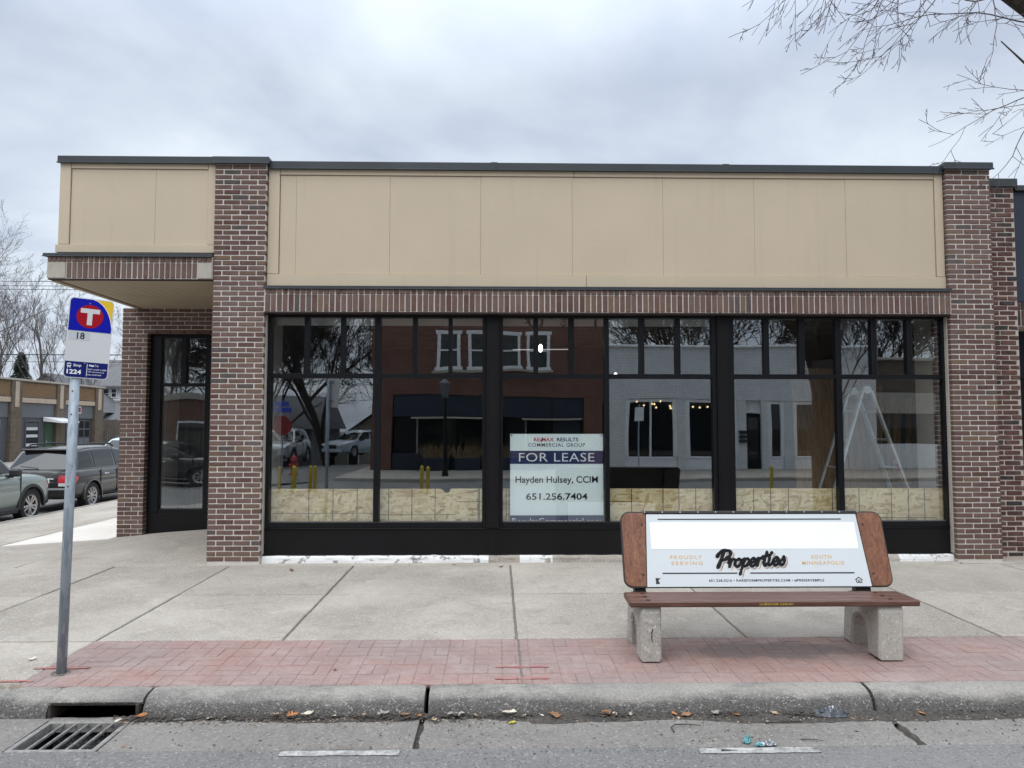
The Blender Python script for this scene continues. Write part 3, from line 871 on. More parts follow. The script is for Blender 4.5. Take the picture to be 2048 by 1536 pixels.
for a, b in ((-2.772, -.045), (-.041, 2.79), (2.794, 5.485)):
    mb.cbox(a, b, 8.828, 9.7, 4.724, 4.815, .005); mb.cbox(a, b, 8.820, 8.84, 4.716, 4.731, .003)
part('coping', mb, 'coping_metal', BL)
for xx in (-.043, 2.792):
    mb = MB(); mb.cbox(xx-.04, xx+.04, 8.824, 9.7, 4.727, 4.819, .003); part('coping_joint', mb, 'coping_metal', BL)
mb = MB(); mb.cbox(-2.782, 5.505, 8.764, 8.9, 3.249, 3.284, .004); mb.cbox(-2.782, 5.505, 8.758, 8.77, 3.243, 3.254, .003); part('flashing', mb, 'coping_metal', BL)
# header course (rowlock ends) above a soldier course
def soldier(x0, x1, z0, z1, z2, yf, pitch, name_parent, yb=9.0):
    n = int(round((x1-x0)/pitch)); p = (x1-x0)/n; hc = MB()
    for i in range(n):
        a = x0+i*p+.0065+random.uniform(-.002, .002); b = x0+(i+1)*p-.0065+random.uniform(-.002, .002)
        mb = MB(); mb.cbox(a, b, yf+random.uniform(-.002, .002), yf+.1, z0+random.uniform(0, .004), z1-random.uniform(.003, .006), .004)
        part('soldier_brick', mb, 'brick', name_parent)
        a += random.uniform(-.004, .004); b += random.uniform(-.004, .004)
        hc.cbox(a, b, yf-.003+random.uniform(-.002, .002), yf+.1, z1+.005, z2, .004)
    part('header_bricks', hc, 'brick', name_parent, kind='stuff')
mb = MB(); mb.box(-2.774, 5.497, 8.787, 9.05, 2.976, 3.246)
sc = part('soldier_course', mb, 'mortar', BL); soldier(-2.768, 5.492, 2.980, 3.184, 3.244, 8.778, .0695, sc)
mb = MB(); mb.cbox(-2.774, 5.487, 8.785, 9.02, 2.955, 2.974, .003); part('lintel', mb, 'lintel_steel', BL)
# sealant beads beside the pilasters
for q in ((PL1-.004, PL1+.012, 8.86, 8.92), (PR0-.012, PR0+.004, 8.86, 8.92)): part('sealant', MB().cbox(q[0], q[1], q[2], q[3], .1, 2.95, .004), 'sealant', BL)

# --- left overhang over the recessed corner
siding_bay(-5.137, -3.500, 3.790, 4.712, [-4.129], [(-5.268, -5.142, 3.790, 4.778, YS-.018)], [(-3.496, -3.398, 3.790, 4.778, YS-.018)],
           [(-5.137, -3.500, 4.717, 4.778, YS-.016)], [(-5.292, -3.396, 3.690, 3.784, YS-.026)])
mb = MB(); mb.cbox(-5.268, -5.24, YS+.03, 13, 3.79, 4.778, .003); mb.cbox(-5.292, -5.24, YS+.03, 13, 3.69, 3.784, .003); part('side_siding', mb, 'beige_siding', BL)
mb = MB(); mb.cbox(-5.292, PL0-.032, 8.828, 9.3, 4.780, 4.862, .005); mb.cbox(-5.298, PL0-.032, 8.820, 8.84, 4.772, 4.787, .003); mb.cbox(-5.292, -5.1, 9.3, 13, 4.780, 4.862, .005); part('coping', mb, 'coping_metal', BL)
mb = MB(); mb.box(-5.328, -3.394, 8.783, 9.05, 3.358, 3.622); mb.box(-5.328, -5.2, 9.05, 12.9, 3.358, 3.622)
cc = part('canopy', mb, 'mortar', BL); soldier(-5.112, -3.570, 3.363, 3.552, 3.618, 8.774, .0640, cc)
hx = MB()
for i in range(4):
    a = -5.330+.055*i; hx.cbox(a+.003, a+.047, 8.766, 8.87, 3.559, 3.618, .004)
for i in range(3):
    a = -3.566+.056*i; hx.cbox(a+.003, a+.049, 8.766, 8.87, 3.559, 3.618, .004)
part('header_bricks', hx, 'brick', cc, kind='stuff')
for a, b in ((-5.332, -5.116), (-3.566, -3.396)):
    mb = MB(); mb.cbox(a, b, 8.770, 8.87, 3.361, 3.557, .006); part('limestone_block', mb, 'limestone', cc)
mb = MB(); mb.cbox(-5.334, -5.23, 8.872, 12.9, 3.361, 3.622, .005); part('canopy_side', mb, 'limestone', cc)
mb = MB(); mb.cbox(-5.382, -3.394, 8.757, 8.95, 3.624, 3.660, .004); mb.cbox(-5.390, -3.394, 8.750, 8.765, 3.617, 3.629, .003); mb.cbox(-5.382, -5.2, 8.95, 12.9, 3.624, 3.660, .004); part('flashing', mb, 'coping_metal', cc)
mb = MB(); mb.cbox(-5.328, -3.394, 8.785, 8.86, 3.346, 3.357, .003); part('lintel', mb, 'lintel_steel', cc)
for k in range(14):       # soffit boards running back from the front edge
    a = -5.22+k*.1307
    mb = MB(); mb.cbox(a+.0012, a+.1295, 8.86, 10.98, 3.345, 3.357, .0025); part('soffit_board', mb, 'soffit', cc)
mb = MB(); mb.cbox(-5.325, -5.255, 8.86, 12.9, 3.335, 3.357, .004); part('soffit_trim', mb, 'soffit', cc)

# --- recessed corner wall with its own window
YW = 10.9
mb = MB()
mb.box(-5.493, -5.135, YW+.007, 11.3, -.2, 3.345); mb.box(-4.195, -3.35, YW+.007, 11.3, -.1, 3.345); mb.box(-5.135, -4.195, YW+.007, 11.3, 3.02, 3.345)
mb.box(-5.493, -5.0, 11.3, 18, -.6, 3.6)
cw = part('brick_wall', mb, 'mortar', BL)
def skipwin(a, b, za, zb):
    if zb < 3.015:
        r = []
        if a < -5.13: r.append((a, min(b, -5.130)))
        if b > -4.20: r.append((max(a, -4.200), b))
        return r
    return [(a, b)]
brickwork(cw, -5.50, -3.36, -.06, 3.342, YW, depth=.12, course=.0630, length=.2000, mw=.011, skip=skipwin, off=1)
# window jamb bricks
mb = MB()
for r in range(48):
    z = -.06+r*.063; mb.cbox(-5.16, -5.129, YW+.1205, YW+.2, z+.0055, z+.0575, .003)
part('return_brickwork', mb, 'brick', cw, kind='stuff')

def pane(parent, x0, x1, z0, z1, y, sag=.0012):
    """glass sheet 8 mm thick with the slight dish of sealed double glazing"""
    nx, nz = 10, 10; vs = []; fs = []
    sx = random.uniform(-1, 1)*.35
    for sgn, yy in ((0, y), (1, y+.008)):
        for j in range(nz+1):
            for i in range(nx+1):
                u = i/nx*2-1; w = j/nz*2-1
                d = sag*(1-u*u)*(1-w*w)*(1+sx*u)
                vs.append((x0+(x1-x0)*i/nx, yy+d+.00015*sx*w, z0+(z1-z0)*j/nz))
    n1 = (nx+1)*(nz+1)
    for j in range(nz):
        for i in range(nx):
            a = j*(nx+1)+i; q = (a, a+1, a+nx+2, a+nx+1)
            fs.append(q); fs.append(tuple(n1+k for k in q[::-1]))
    rim = [i for i in range(nx+1)] + [j*(nx+1)+nx for j in range(1, nz+1)] + [nz*(nx+1)+i for i in range(nx-1, -1, -1)] + [j*(nx+1) for j in range(nz-1, 0, -1)]
    k = len(rim); fs += [(rim[i], n1+rim[i], n1+rim[(i+1) % k], rim[(i+1) % k]) for i in range(k)]
    o = part('pane', MB().add(vs, fs), 'window_glass', parent, smooth=True); o.data.set_sharp_from_angle(angle=R_(30)); return o
def member(parent, name, x0, x1, z0, z1, y0, y1=None, b=.004, mat='black_frame'):
    mb = MB(); mb.cbox(x0, x1, y0, y1 or y0+.09, z0, z1, b); return part(name, mb, mat, parent)

random.seed(8)
YG = 8.972; YF = 8.925
def window(x0, x1, xm0, xm1, tops):
    """frame members butt against each other; tops: list of pane intervals of the transom row"""
    w = part('window', MB().cbox(x0, x1, YF-.012, 9.018, 2.925, 2.986, .004), 'black_frame', BL)     # head
    zs, zt0, zt1 = .470, 2.192, 2.247
    l = tops[0][0]; r = tops[-1][1]
    member(w, 'jamb', x0, l, .401, 2.925, YF-.006); member(w, 'jamb', r, x1, .401, 2.925, YF-.006)
    member(w, 'sill', l, r, .401, zs, YF-.010)
    member(w, 'transom', l, xm0, zt0, zt1, YF); member(w, 'transom', xm1, r, zt0, zt1, YF)
    for (a, b), (c, d) in zip(tops, tops[1:]):
        if abs((b+c)/2-(xm0+xm1)/2) < .05: continue
        member(w, 'mullion', b, c, zt1, 2.925, YF+.002)
    member(w, 'mullion', xm0, xm1, zs, 2.925, YF-.004)
    for i, (a, b) in enumerate(tops): pane(w, a-.006, b+.006, zt1-.006, 2.931, YG, random.choice((-1, 1))*random.uniform(.0001, .0003))
    for a, b in ((l, xm0), (xm1, r)): pane(w, a-.006, b+.006, zs-.006, zt0+.006, YG, random.choice((-1, 1))*random.uniform(.0006, .0012))
    # thin gasket line round the lower panes
    for a, b in ((l, xm0), (xm1, r)):
        mb = MB(); mb.box(a, b, YG-.012, YG-.002, zs, zs+.008); part('gasket', mb, 'bolt_metal', w)
    return w
T1 = [(-2.716, -2.332), (-2.271, -1.892), (-1.838, -1.458), (-1.404, -1.023), (-.968, -.593), (-.544, -.180)]
T2 = [(.069, .440), (.495, .866), (.933, 1.300), (1.355, 1.728), (1.789, 2.169), (2.231, 2.618)]
T3 = [(2.882, 3.258), (3.320, 3.690), (3.758, 4.129), (4.209, 4.581), (4.649, 5.022), (5.090, 5.457)]
w1 = window(-2.765, -.132, -1.480, -1.410, T1)
w2 = window(.030, 2.668, 1.300, 1.357, T2)
w3 = window(2.838, 5.476, 4.138, 4.206, T3)
for a, b in ((-.131, .029), (2.669, 2.837)):
    member(BL, 'mullion_post', a, b, .401, 2.953, YF-.03, 9.2, .004, 'black_panel')
    mb = MB(); mb.box(a+.02, a+.026, YF-.0325, YF-.028, .45, 2.9); mb.box(b-.026, b-.02, YF-.0325, YF-.028, .45, 2.9); part('post_cover_edge', mb, 'black_frame', BL)
for a, b in ((-2.775, -.0525), (-.0485, 2.755), (2.759, 5.487)):
    member(BL, 'kick_panel', a, b, .092, .392, YF-.005, 9.02, .003, 'black_panel')
mb = MB(); mb.cbox(-2.775, 5.487, YF-.022, 9.1, .3925, .400, .002); part('kick_cap', mb, 'black_frame', BL)
mb = MB(); mb.cbox(-2.775, 5.487, YF-.012, 9.1, .080, .0915, .002); part('kick_drip', mb, 'black_frame', BL)
# flaking painted foundation kerb
random.seed(11)
for a, b, m_ in ((-2.775, -.10, 'flaky_white'), (-.10, .27, 'walk_concrete'), (.27, .66, 'flaky_white'), (.66, 2.2, 'walk_concrete'), (2.2, 4.55, 'flaky_white'), (4.55, 4.82, 'walk_concrete'), (4.82, 5.488, 'flaky_white')):
    n = int((b-a)/.03)+2; vs = []
    pr = [(8.99, .079), (8.895, .079), (8.875, .06), (8.868, .03), (8.858, -.06)]
    for i in range(n+1):
        x = a+(b-a)*i/n
        for j, (y, z) in enumerate(pr):
            d = .012*mnoise.fractal(Vector((x*6, j*.8, 2)), 1, 2, 4) if j else 0
            vs.append((x, y+d, z+(d*.6 if 0 < j < 3 else 0)))
    fs = [(i*5+j, (i+1)*5+j, (i+1)*5+j+1, i*5+j+1) for i in range(n) for j in range(4)]+[tuple(range(5)), tuple(n*5+j for j in range(5))[::-1]]
    part('foundation_kerb', MB().add(vs, fs), m_, BL)

# corner window
w = part('window', MB().cbox(-5.128, -4.202, YW+.10, YW+.2, 2.945, 3.012, .004), 'black_frame', BL)
yc = YW+.11
member(w, 'jamb', -5.128, -4.966, .343, 2.944, yc-.01); member(w, 'jamb', -4.318, -4.202, .343, 2.944, yc-.01)
member(w, 'head', -4.966, -4.318, 2.911, 2.944, yc); member(w, 'sill', -4.966, -4.318, .343, .400, yc)
member(w, 'transom', -4.966, -4.318, 2.198, 2.245, yc); member(w, 'mullion', -4.682, -4.602, 2.245, 2.911, yc+.002)
pane(w, -4.97, -4.678, 2.24, 2.916, yc+.05, -.0006); pane(w, -4.606, -4.314, 2.24, 2.916, yc+.05, .0006); pane(w, -4.97, -4.314, .395, 2.203, yc+.05, .0012)
member(BL, 'kick_panel', -5.12, -4.22, -.06, .342, YW+.105, 11.2, .003, 'black_panel')

# bricks: the 300 nearest one by one, the rest joined per wall
rnd_bricks.sort(key=lambda b: b[0])
random.seed(5)
for d, a, p in rnd_bricks[:300]:
    part('brick', MB().cbox(*a, .0045, .0008), 'brick', p)
rest = {}
for d, a, p in rnd_bricks[300:]:
    rest.setdefault(p.name, (p, MB()))[1].cbox(*a, .0045, .0008)
for p, mb in rest.values(): part('brickwork', mb, 'brick', p, kind='stuff')

# --- the shop interior behind the glass
mb = MB(); mb.box(-4.9, 6.3, 9.25, 17.2, -.12, -.004); part('shop_floor', mb, 'interior_floor', BL)
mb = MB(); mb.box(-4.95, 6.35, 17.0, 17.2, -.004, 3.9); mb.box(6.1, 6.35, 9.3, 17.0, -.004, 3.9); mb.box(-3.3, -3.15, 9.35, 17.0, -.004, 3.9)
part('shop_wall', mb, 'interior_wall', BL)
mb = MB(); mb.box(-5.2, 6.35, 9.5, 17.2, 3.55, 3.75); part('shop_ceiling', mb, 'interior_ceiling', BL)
mb = MB(); mb.box(-5.2, 6.35, 9.0, 17.2, 3.9, 3.95); part('roof', mb, 'roof_membrane', BL)
for k in range(14):
    mb = MB(); mb.cbox(-3.1, 6.1, 9.8+k*.5, 9.845+k*.5, 3.31, 3.55, .003); part('joist', mb, 'joist_wood', BL)
# roll of house wrap pinned along the ceiling edge, its printing on end
mb = MB(); mb.cbox(-2.72, 2.63, 9.12, 9.14, 2.855, 3.06, .004); hw = part('house_wrap', mb, 'house_wrap', BL)
for t, x, h_, rot in (('H', .37, .07, 1), ('O', .475, .20, 1), ('Kim', .82, .075, -1), ('C', 1.30, .20, 1), ('Clar', 1.80, .075, -1)):
    mb = textmesh(t, h=h_, offset=.01); mb.xf(Matrix.Translation((x, 9.119, 2.915)) @ Matrix.Rotation(rot*PI/2, 4, 'Y')); part('lettering', mb, 'lease_ink', hw)

# ================================================================== INSIDE THE SHOP
def osb(x0, x1, label, lines, hl, notch=False, z1=.857, y=9.032):
    o = thing('osb_board', label, 'wood board', ((x0+x1)/2, y, 0), group='chipboard sheets standing inside the windows')
    pts = [(x0, .10), (x1, .10), (x1, z1-random.uniform(0, .006))]
    if notch: pts += [(x1-.40, z1), (x1-.42, z1-.045), (x1-.46, z1-.055), (x1-.50, z1-.015), (x1-.53, z1-.002)]
    pts += [(x0, z1)]
    part('sheet', MB().prism(pts, y, y+.012, 'y', .0015), 'osb', o)
    for xx, za, zb in lines:
        if x0 < xx < x1:
            mb = MB(); mb.box(xx-.0045, xx+.0045, y-.0012, y-.0004, za, zb); part('printed_line', mb, 'dark_screw', o)
    for a, b, z in hl:
        mb = MB(); mb.box(max(a, x0), min(b, x1), y-.0022, y-.0015, z-.003, z+.003); part('printed_line', mb, 'dark_screw', o)
Z1 = .855
osb(-2.76, -1.50, 'chipboard sheet in the window next to the brick pillar by the bus stop sign', [(x, .44, Z1) for x in (-2.27, -1.98, -1.69)], [(-2.7, -1.5, .565)])
osb(-1.495, -.16, 'chipboard sheet with a notched top edge, left of the wide window post', [(x, .44, Z1) for x in (-1.46+.03, -1.31, -1.03, -.75, -.215, -.23)], [(-1.4, -.50, .545), (-.50, -.17, .70)], True)
osb(.035, 1.325, 'chipboard sheet mostly hidden behind the for lease sign', [(x, .44, Z1) for x in (.11, .145)], [(.04, 1.3, .66)])
osb(1.33, 2.66, 'chipboard sheet partly hidden by the bench advert, right of the lease sign', [(x, .44, Z1) for x in (1.635, 2.02, 2.215, 2.42)], [(1.34, 1.63, .70)])
osb(2.842, 4.16, 'chipboard sheet standing in front of the brown plywood', [(x, .44, Z1) for x in (3.13, 3.34, 3.56, 4.10)], [(2.9, 4.1, .55)])
osb(4.165, 5.475, 'chipboard sheet below the folding ladder', [(x, .44, Z1) for x in (4.43, 4.83, 5.04, 5.24)], [(4.2, 5.4, .50)])

ply = thing('plywood_sheet', 'tall brown plywood sheet leaning upright behind the window', 'wood board', (4.75, 10.6, 0))
mb = MB(); mb.cbox(4.25, 5.47, 0, .018, 0, 2.44, .002); mb.xf(Matrix.Translation((-.1, 10.15, 0)) @ Matrix.Rotation(R_(-5), 4, 'X')); part('sheet', mb, 'plywood', ply)
mb = MB(); mb.cbox(3.98, 4.24, 10.46, 10.48, 0, 2.3, .002)
ds = single('drywall_sheet', MB().cbox(5.35, 6.08, 10.85, 10.87, 0, 1.25, .002), 'house_wrap', 'white plasterboard sheet leaning behind the ladder by the far window corner', 'wall board', (5.7, 10.86, 0))
random.seed(3)
for k in range(11):
    xb = 5.15+k*.085; top = 2.05+random.uniform(-.25, .25)
    mb = MB(); mb.cbox(-.02, .02, -.045, .045, 0, top, .003)
    mb.xf(Matrix.Translation((xb-.1, 10.30+.02*k, .002)) @ Matrix.Rotation(R_(random.uniform(1, 7)), 4, 'Y') @ Matrix.Rotation(R_(-6+random.uniform(-1, 1)), 4, 'X'))
    single('lumber_stud', mb, 'lumber', 'yellow wooden stud leaning in the bundle behind the folding ladder', 'timber', (xb, 10.6, 0), 'studs leaning behind the ladder')

# folding ladder, an A frame of two rail pairs
lad = thing('folding_ladder', 'aluminium folding ladder opened as an A frame behind the window', 'ladder', (4.8, 9.7, 0))
def rail(p0, p1, name='rail'):
    p0 = Vector(p0); p1 = Vector(p1); d = (p1-p0); L = d.length
    mb = MB(); mb.cbox(-.036, .036, -.014, .014, 0, L, .005)
    rot = d.to_track_quat('Z', 'Y').to_matrix().to_4x4()
    mb.xf(Matrix.Translation(p0) @ rot); part(name, mb, 'aluminium', lad)
    return p0, d
apn = (4.82, 9.55, 2.12); apf = (4.82, 9.93, 2.12)
for ap in (apn, apf):
    yy = ap[1]; o = .10 if ap is apn else .06
    for sg, ft in ((-1, 4.13), (1, 5.60)):
        top = Vector((ap[0]+sg*.055, yy, 2.08)); foot = Vector((ft, yy+(0 if ap is apn else .10), .02))
        rail(foot, top)
        for t in (.18, .33, .52, .70, .86):
            c = foot.lerp(top, t); mb = MB(); mb.disc((c.x, c.y-.017, c.z), .013, .004, 'y', 10); part('lock_hole', mb, 'dark_screw', lad)
        for t in (.62,) if ap is apn else ():
            c = foot.lerp(top, t); q = (top-foot).to_track_quat('Z', 'Y').to_matrix().to_4x4()
            mb = MB(); mb.box(-.024, .024, -.017, -.0145, -.10, .10); mb.xf(Matrix.Translation(c) @ q); part('label_plate', mb, 'ladder_red', lad)
        mb = MB(); mb.cbox(ft-.05, ft+.05, yy-.03, yy+.13, 0.0, .035, .006); part('foot_cap', mb, 'car_black', lad)
    mb = MB(); mb.disc((ap[0], yy-.03, ap[2]-.03), .052, .06, 'y', 20); part('hinge', mb, 'aluminium', lad)
for t in (.15, .33, .51, .69, .87):
    for sg, ft in ((-1, 4.13), (1, 5.60)):
        a = Vector((ft, 9.55, .02)).lerp(Vector((4.82+sg*.055, 9.55, 2.08)), t); b = Vector((ft, 10.03, .02)).lerp(Vector((4.82+sg*.055, 9.93, 2.08)), t)
        mb = MB().tube([a, b], .016, 8); part('rung', mb, 'aluminium', lad)
# red maker's label with white lettering on the lower right rail
foot = Vector((5.60, 9.55, .02)); top = Vector((4.875, 9.55, 2.08)); q = (top-foot).to_track_quat('Z', 'Y').to_matrix().to_4x4()
c = foot.lerp(top, .45)
mb = MB(); mb.box(-.031, .031, -.018, -.0145, -.30, .20); mb.xf(Matrix.Translation(c) @ q); lp = part('label_plate', mb, 'ladder_red', lad)
mb = textmesh('Little Giant', h=.042, depth=.001, offset=.01); mb.xf(Matrix.Translation(c) @ q @ Matrix.Translation((0, -.0182, -.04)) @ Matrix.Rotation(PI/2, 4, 'Y')); part('lettering', mb, 'pure_white', lp)

# lit work lamps
lm = thing('tube_lamp', 'lit white tube lamp hanging from the shop ceiling', 'lamp', (.8, 13.5, 3.3))
mb = MB().tube([(.28, 13.5, 3.01), (1.34, 13.5, 3.02)], .009, 8); part('tube', mb, 'lamp_strip', lm)
mb = MB(); mb.cbox(.755, .825, 13.42, 13.5, 2.96, 3.11, .03); part('bulb', mb, 'lamp_white', lm)
for x in (.3, 1.3):
    part('hanger', MB().tube([(x, 13.5, 3.02), (x, 13.5, 3.34)], .004, 5), 'wire_black', lm)
lm = thing('caged_lamp', 'small lit work lamp behind the upper window right of the lease sign', 'lamp', (2.0, 12.2, 2.5))
part('bulb', MB().lathe([(.001, 2.40), (.035, 2.42), (.04, 2.45), (.02, 2.49), (.001, 2.5)], 12, 'z').xf(Matrix.Translation((1.96, 12.2, 0))), 'lamp_white', lm)
part('cord', MB().tube([(1.96, 12.2, 2.49), (2.1, 12.25, 2.9), (2.2, 12.3, 3.31)], .006, 6), 'wire_black', lm)

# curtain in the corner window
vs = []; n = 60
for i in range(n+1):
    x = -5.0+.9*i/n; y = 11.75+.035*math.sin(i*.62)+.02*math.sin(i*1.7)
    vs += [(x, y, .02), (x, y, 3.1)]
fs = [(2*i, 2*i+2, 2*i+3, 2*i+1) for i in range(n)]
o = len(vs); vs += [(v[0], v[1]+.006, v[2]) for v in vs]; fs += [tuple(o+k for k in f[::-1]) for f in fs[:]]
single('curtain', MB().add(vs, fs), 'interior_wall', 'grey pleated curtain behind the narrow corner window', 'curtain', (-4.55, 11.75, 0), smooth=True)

# for lease sign
LY = 8.992
ls = thing('lease_sign', 'white and navy for lease sign standing inside the middle window', 'sign', (.72, LY, .40))
part('board', MB().cbox(.157, 1.287, LY, LY+.006, .405, 1.520, .001), 'lease_white', ls)
mb = MB(); mb.box(.157, 1.287, LY-.0012, LY-.0002, 1.158, 1.316); part('band', mb, 'lease_navy', ls)
mb = MB(); mb.box(.157, 1.287, LY-.0012, LY-.0002, .405, .540); part('band', mb, 'lease_navy', ls)
def put(txt, cx, cz, mat, par, y, w=None, h=None, off=0.0, sp=1.0, shear=0.0, depth=.0012, align='CENTER'):
    mb = textmesh(txt, w, h, depth, off, align, sp, shear); mb.xf(Matrix.Translation((cx, y, cz))); return part('lettering', mb, mat, par)
# two colour first line
put('RE/MAX', .568, 1.452, 'lease_red', ls, LY, w=.245, h=.046, off=.018)
mb = MB(); mb.prism([(.525, 1.424), (.537, 1.424), (.561, 1.478), (.549, 1.478)], LY-.0022, LY-.0013, 'y'); part('lettering', mb, 'lease_navy', ls)
put('RESULTS', .855, 1.452, 'lease_navy', ls, LY, w=.262, h=.046, off=.018)
put('COMMERCIAL GROUP', .722, 1.387, 'lease_ink', ls, LY, w=.690, h=.043, off=.004, sp=1.12)
put('FOR LEASE', .722, 1.238, 'pure_white', ls, LY-.0012, w=.915, h=.104, off=-.004, sp=1.05)
put('Hayden Hulsey, CCIM', .722, .957, 'lease_ink', ls, LY, w=1.00, off=.014)
put('651.256.7404', .722, .765, 'lease_ink', ls, LY, w=.745, h=.082, off=.018)
put('ResultsCommercial.com', .722, .470, 'lease_white', ls, LY-.0012, w=1.08, off=-.004, sp=1.03)
for x in (.175, 1.268):
    mb = MB().disc((x, LY-.002, 1.503), .009, .003, 'y', 10); part('grommet', mb, 'dark_screw', ls)

# ================================================================== BUS STOP SIGN
BX, BY = -2.938, 5.148
bz = zg(BX, BY)
bs = thing('bus_stop_sign', 'blue and white bus stop sign on a leaning galvanized pole', 'bus stop sign', (BX, BY, bz))
LEAN = .0135
ptop = Vector((LEAN*2.45, 0, 2.45))
mb = MB().tube([(0, 0, -.2), ptop], .031, 20); pole = part('pole', mb, 'galvanized', bs, world=False, smooth=False)
pole.data.polygons.foreach_set('use_smooth', [len(p.vertices) == 4 for p in pole.data.polygons])
for z, a in ((1.74, .4), (1.25, .3), (1.9, .2)):
    mb = MB(); mb.disc((LEAN*z+.004, -.0305, z), .005, -.002, 'y', 8); part('pole_hole', mb, 'pit_dark', bs, world=False)
mb = MB(); mb.lathe([(.034, -.05), (.040, .0), (.058, .003), (.064, -.01)], 20, 'z')
mb.v = [(x*(1+.25*mnoise.noise(Vector((x*30, y*30, 0)))), y*(1+.25*mnoise.noise(Vector((x*30, y*30, 3)))), z) for x, y, z in mb.v]
part('base_collar', mb, 'joint_dirt', bs, world=False)
SW, SH = .270, .556
def rrect(w, h, r, n=6, cx=0, cz=0):
    pts = []
    for (sx, sz, a0) in ((1, -1, -PI/2), (1, 1, 0), (-1, 1, PI/2), (-1, -1, PI)):
        for k in range(n+1):
            a = a0+PI/2*k/n; pts.append((cx+sx*(w/2-r)+r*math.cos(a), cz+sz*(h/2-r)+r*math.sin(a)))
    return pts
SM = Matrix.Translation((.112, .002, 2.264)) @ Matrix.Rotation(R_(27), 4, 'Z') @ Matrix.Rotation(R_(3.0), 4, 'Y')
def splate(name, pts, y0, y1, mat, par):
    mb = MB().prism(pts, y0, y1, 'y'); mb.xf(SM); return part(name, mb, mat, par, world=False)
plate = splate('sign_plate', rrect(SW, SH, .028), 0, .004, 'sign_white', bs)
def inplate(name, mb, mat):
    mb.xf(SM); return part(name, mb, mat, plate, world=False)
IW, IH = SW-.012, SH-.012
zs0 = .048      # lower edge of the blue field
def clip_top(zc):   # outline of the rounded plate above height zc
    pts = [p for p in rrect(IW, IH, .023, 8) if p[1] > zc]
    return [(-IW/2, zc), (IW/2, zc)] + pts
def clip_bot(zc):
    pts = [p for p in rrect(IW, IH, .023, 8) if p[1] < zc]
    k = max(range(len(pts)), key=lambda i: 0)  # order kept counter-clockwise
    a = [p for p in pts if p[0] > 0]; b = [p for p in pts if p[0] <= 0]
    a.sort(key=lambda p: p[1]); b.sort(key=lambda p: -p[1])
    return [(IW/2, zc), (-IW/2, zc)] + b + [p for p in a]
# yellow corner over the top, then the blue field bounded by the sweeping curve
inplate('yellow_corner', MB().prism(clip_top(zs0), -.0009, -.0002, 'y'), 'sign_yellow')
def curve_pts(n=18):
    out = []
    for k in range(n+1):
        t = k/n; p0 = Vector((IW/2, .085)); p1 = Vector((IW/2*.86, .222)); p2 = Vector((.006, IH/2))
        p1 = Vector((IW/2*.80, .245))
        out.append(tuple((1-t)**2*p0+2*t*(1-t)*p1+t*t*p2))
    return out
tl = [p for p in rrect(IW, IH, .023, 8) if p[1] > .2 and p[0] < 0]
blue = [(-IW/2, zs0), (IW/2, zs0)] + curve_pts() + tl
inplate('blue_field', MB().prism(blue, -.0017, -.001, 'y'), 'sign_blue')
# thin white line along the curve
cp = curve_pts()
inplate('curve_line', MB().ribbon([(x+.002, z+.002) for x, z in cp], [.004]*len(cp), -.00185, -.00175), 'pure_white')
inplate('red_disc', MB().prism([(-.006+.081*math.cos(2*PI*k/40), .152+.081*math.sin(2*PI*k/40)) for k in range(40)], -.0025, -.0018, 'y'), 'sign_red')
T = [(-.064, .176), (.052, .176), (.052, .208), (-.064, .208)]
inplate('emblem', MB().prism([(-.0215, .092), (.0095, .092), (.0095, .1745), (.052, .1745), (.052, .206), (-.064, .206), (-.064, .1745), (-.0215, .1745)], -.0034, -.0026, 'y'), 'sign_white')
mb = MB(); mb.box(-.122, .005, -.001, -.0002, -.014, .040); inplate('number_sticker', mb, 'sign_grey')
def splet(txt, cx, cz, mat='pure_white', y=-.0020, **k):
    mb = textmesh(txt, depth=.0008, **k); mb.xf(Matrix.Translation((cx, y, cz))); return inplate('lettering', mb, mat)
splet('18', -.050, .014, 'ad_black', -.0011, w=.047, h=.046, offset=.02)
inplate('navy_field', MB().prism(clip_bot(-.165), -.0017, -.001, 'y'), 'sign_navy')
splet('Stop', -.054, -.193, w=.048, h=.024, offset=.01); splet('1224', -.071, -.236, w=.086, h=.031, offset=.03)
mb = MB(); mb.box(.003, .006, -.0026, -.0018, -.262, -.176); inplate('divider', mb, 'pure_white')
splet('Nex', .032, -.186, w=.032, h=.015, offset=.04); splet('Trip', .061, -.187, w=.024, h=.017)
splet('TEXT "nex1224" to 30956', .066, -.213, w=.112, h=.009, offset=.012); splet('VISIT metrotransit.org', .060, -.231, w=.100, h=.0095, offset=.012); splet('CALL 612-373-3333', .052, -.250, w=.084, h=.0085, offset=.012)
# little bus pictogram
bp = MB(); bp.prism(rrect(.024, .026, .006, 4, -.103, -.191), -.0026, -.0018, 'y'); bp.box(-.1125, -.1075, -.0026, -.0018, -.211, -.204); bp.box(-.0985, -.0935, -.0026, -.0018, -.211, -.204)
inplate('bus_symbol', bp, 'pure_white')
mb = MB(); mb.box(-.1125, -.0935, -.0031, -.0027, -.194, -.184); mb.box(-.1115, -.1075, -.0031, -.0027, -.2025, -.199); mb.box(-.0985, -.0945, -.0031, -.0027, -.2025, -.199); inplate('bus_symbol', mb, 'sign_navy')
for cx, cz in ((-.012, .243), (-.012, -.173)):
    mb = MB(); mb.disc((cx, -.006, cz), .0055, .005, 'y', 8); inplate('bolt', mb, 'bolt_metal')
mb = MB(); mb.cbox(-.04, .02, .004, .03, .15, .19, .003); mb.cbox(-.04, .02, .004, .03, -.19, -.15, .003); inplate('bracket', mb, 'galvanized')

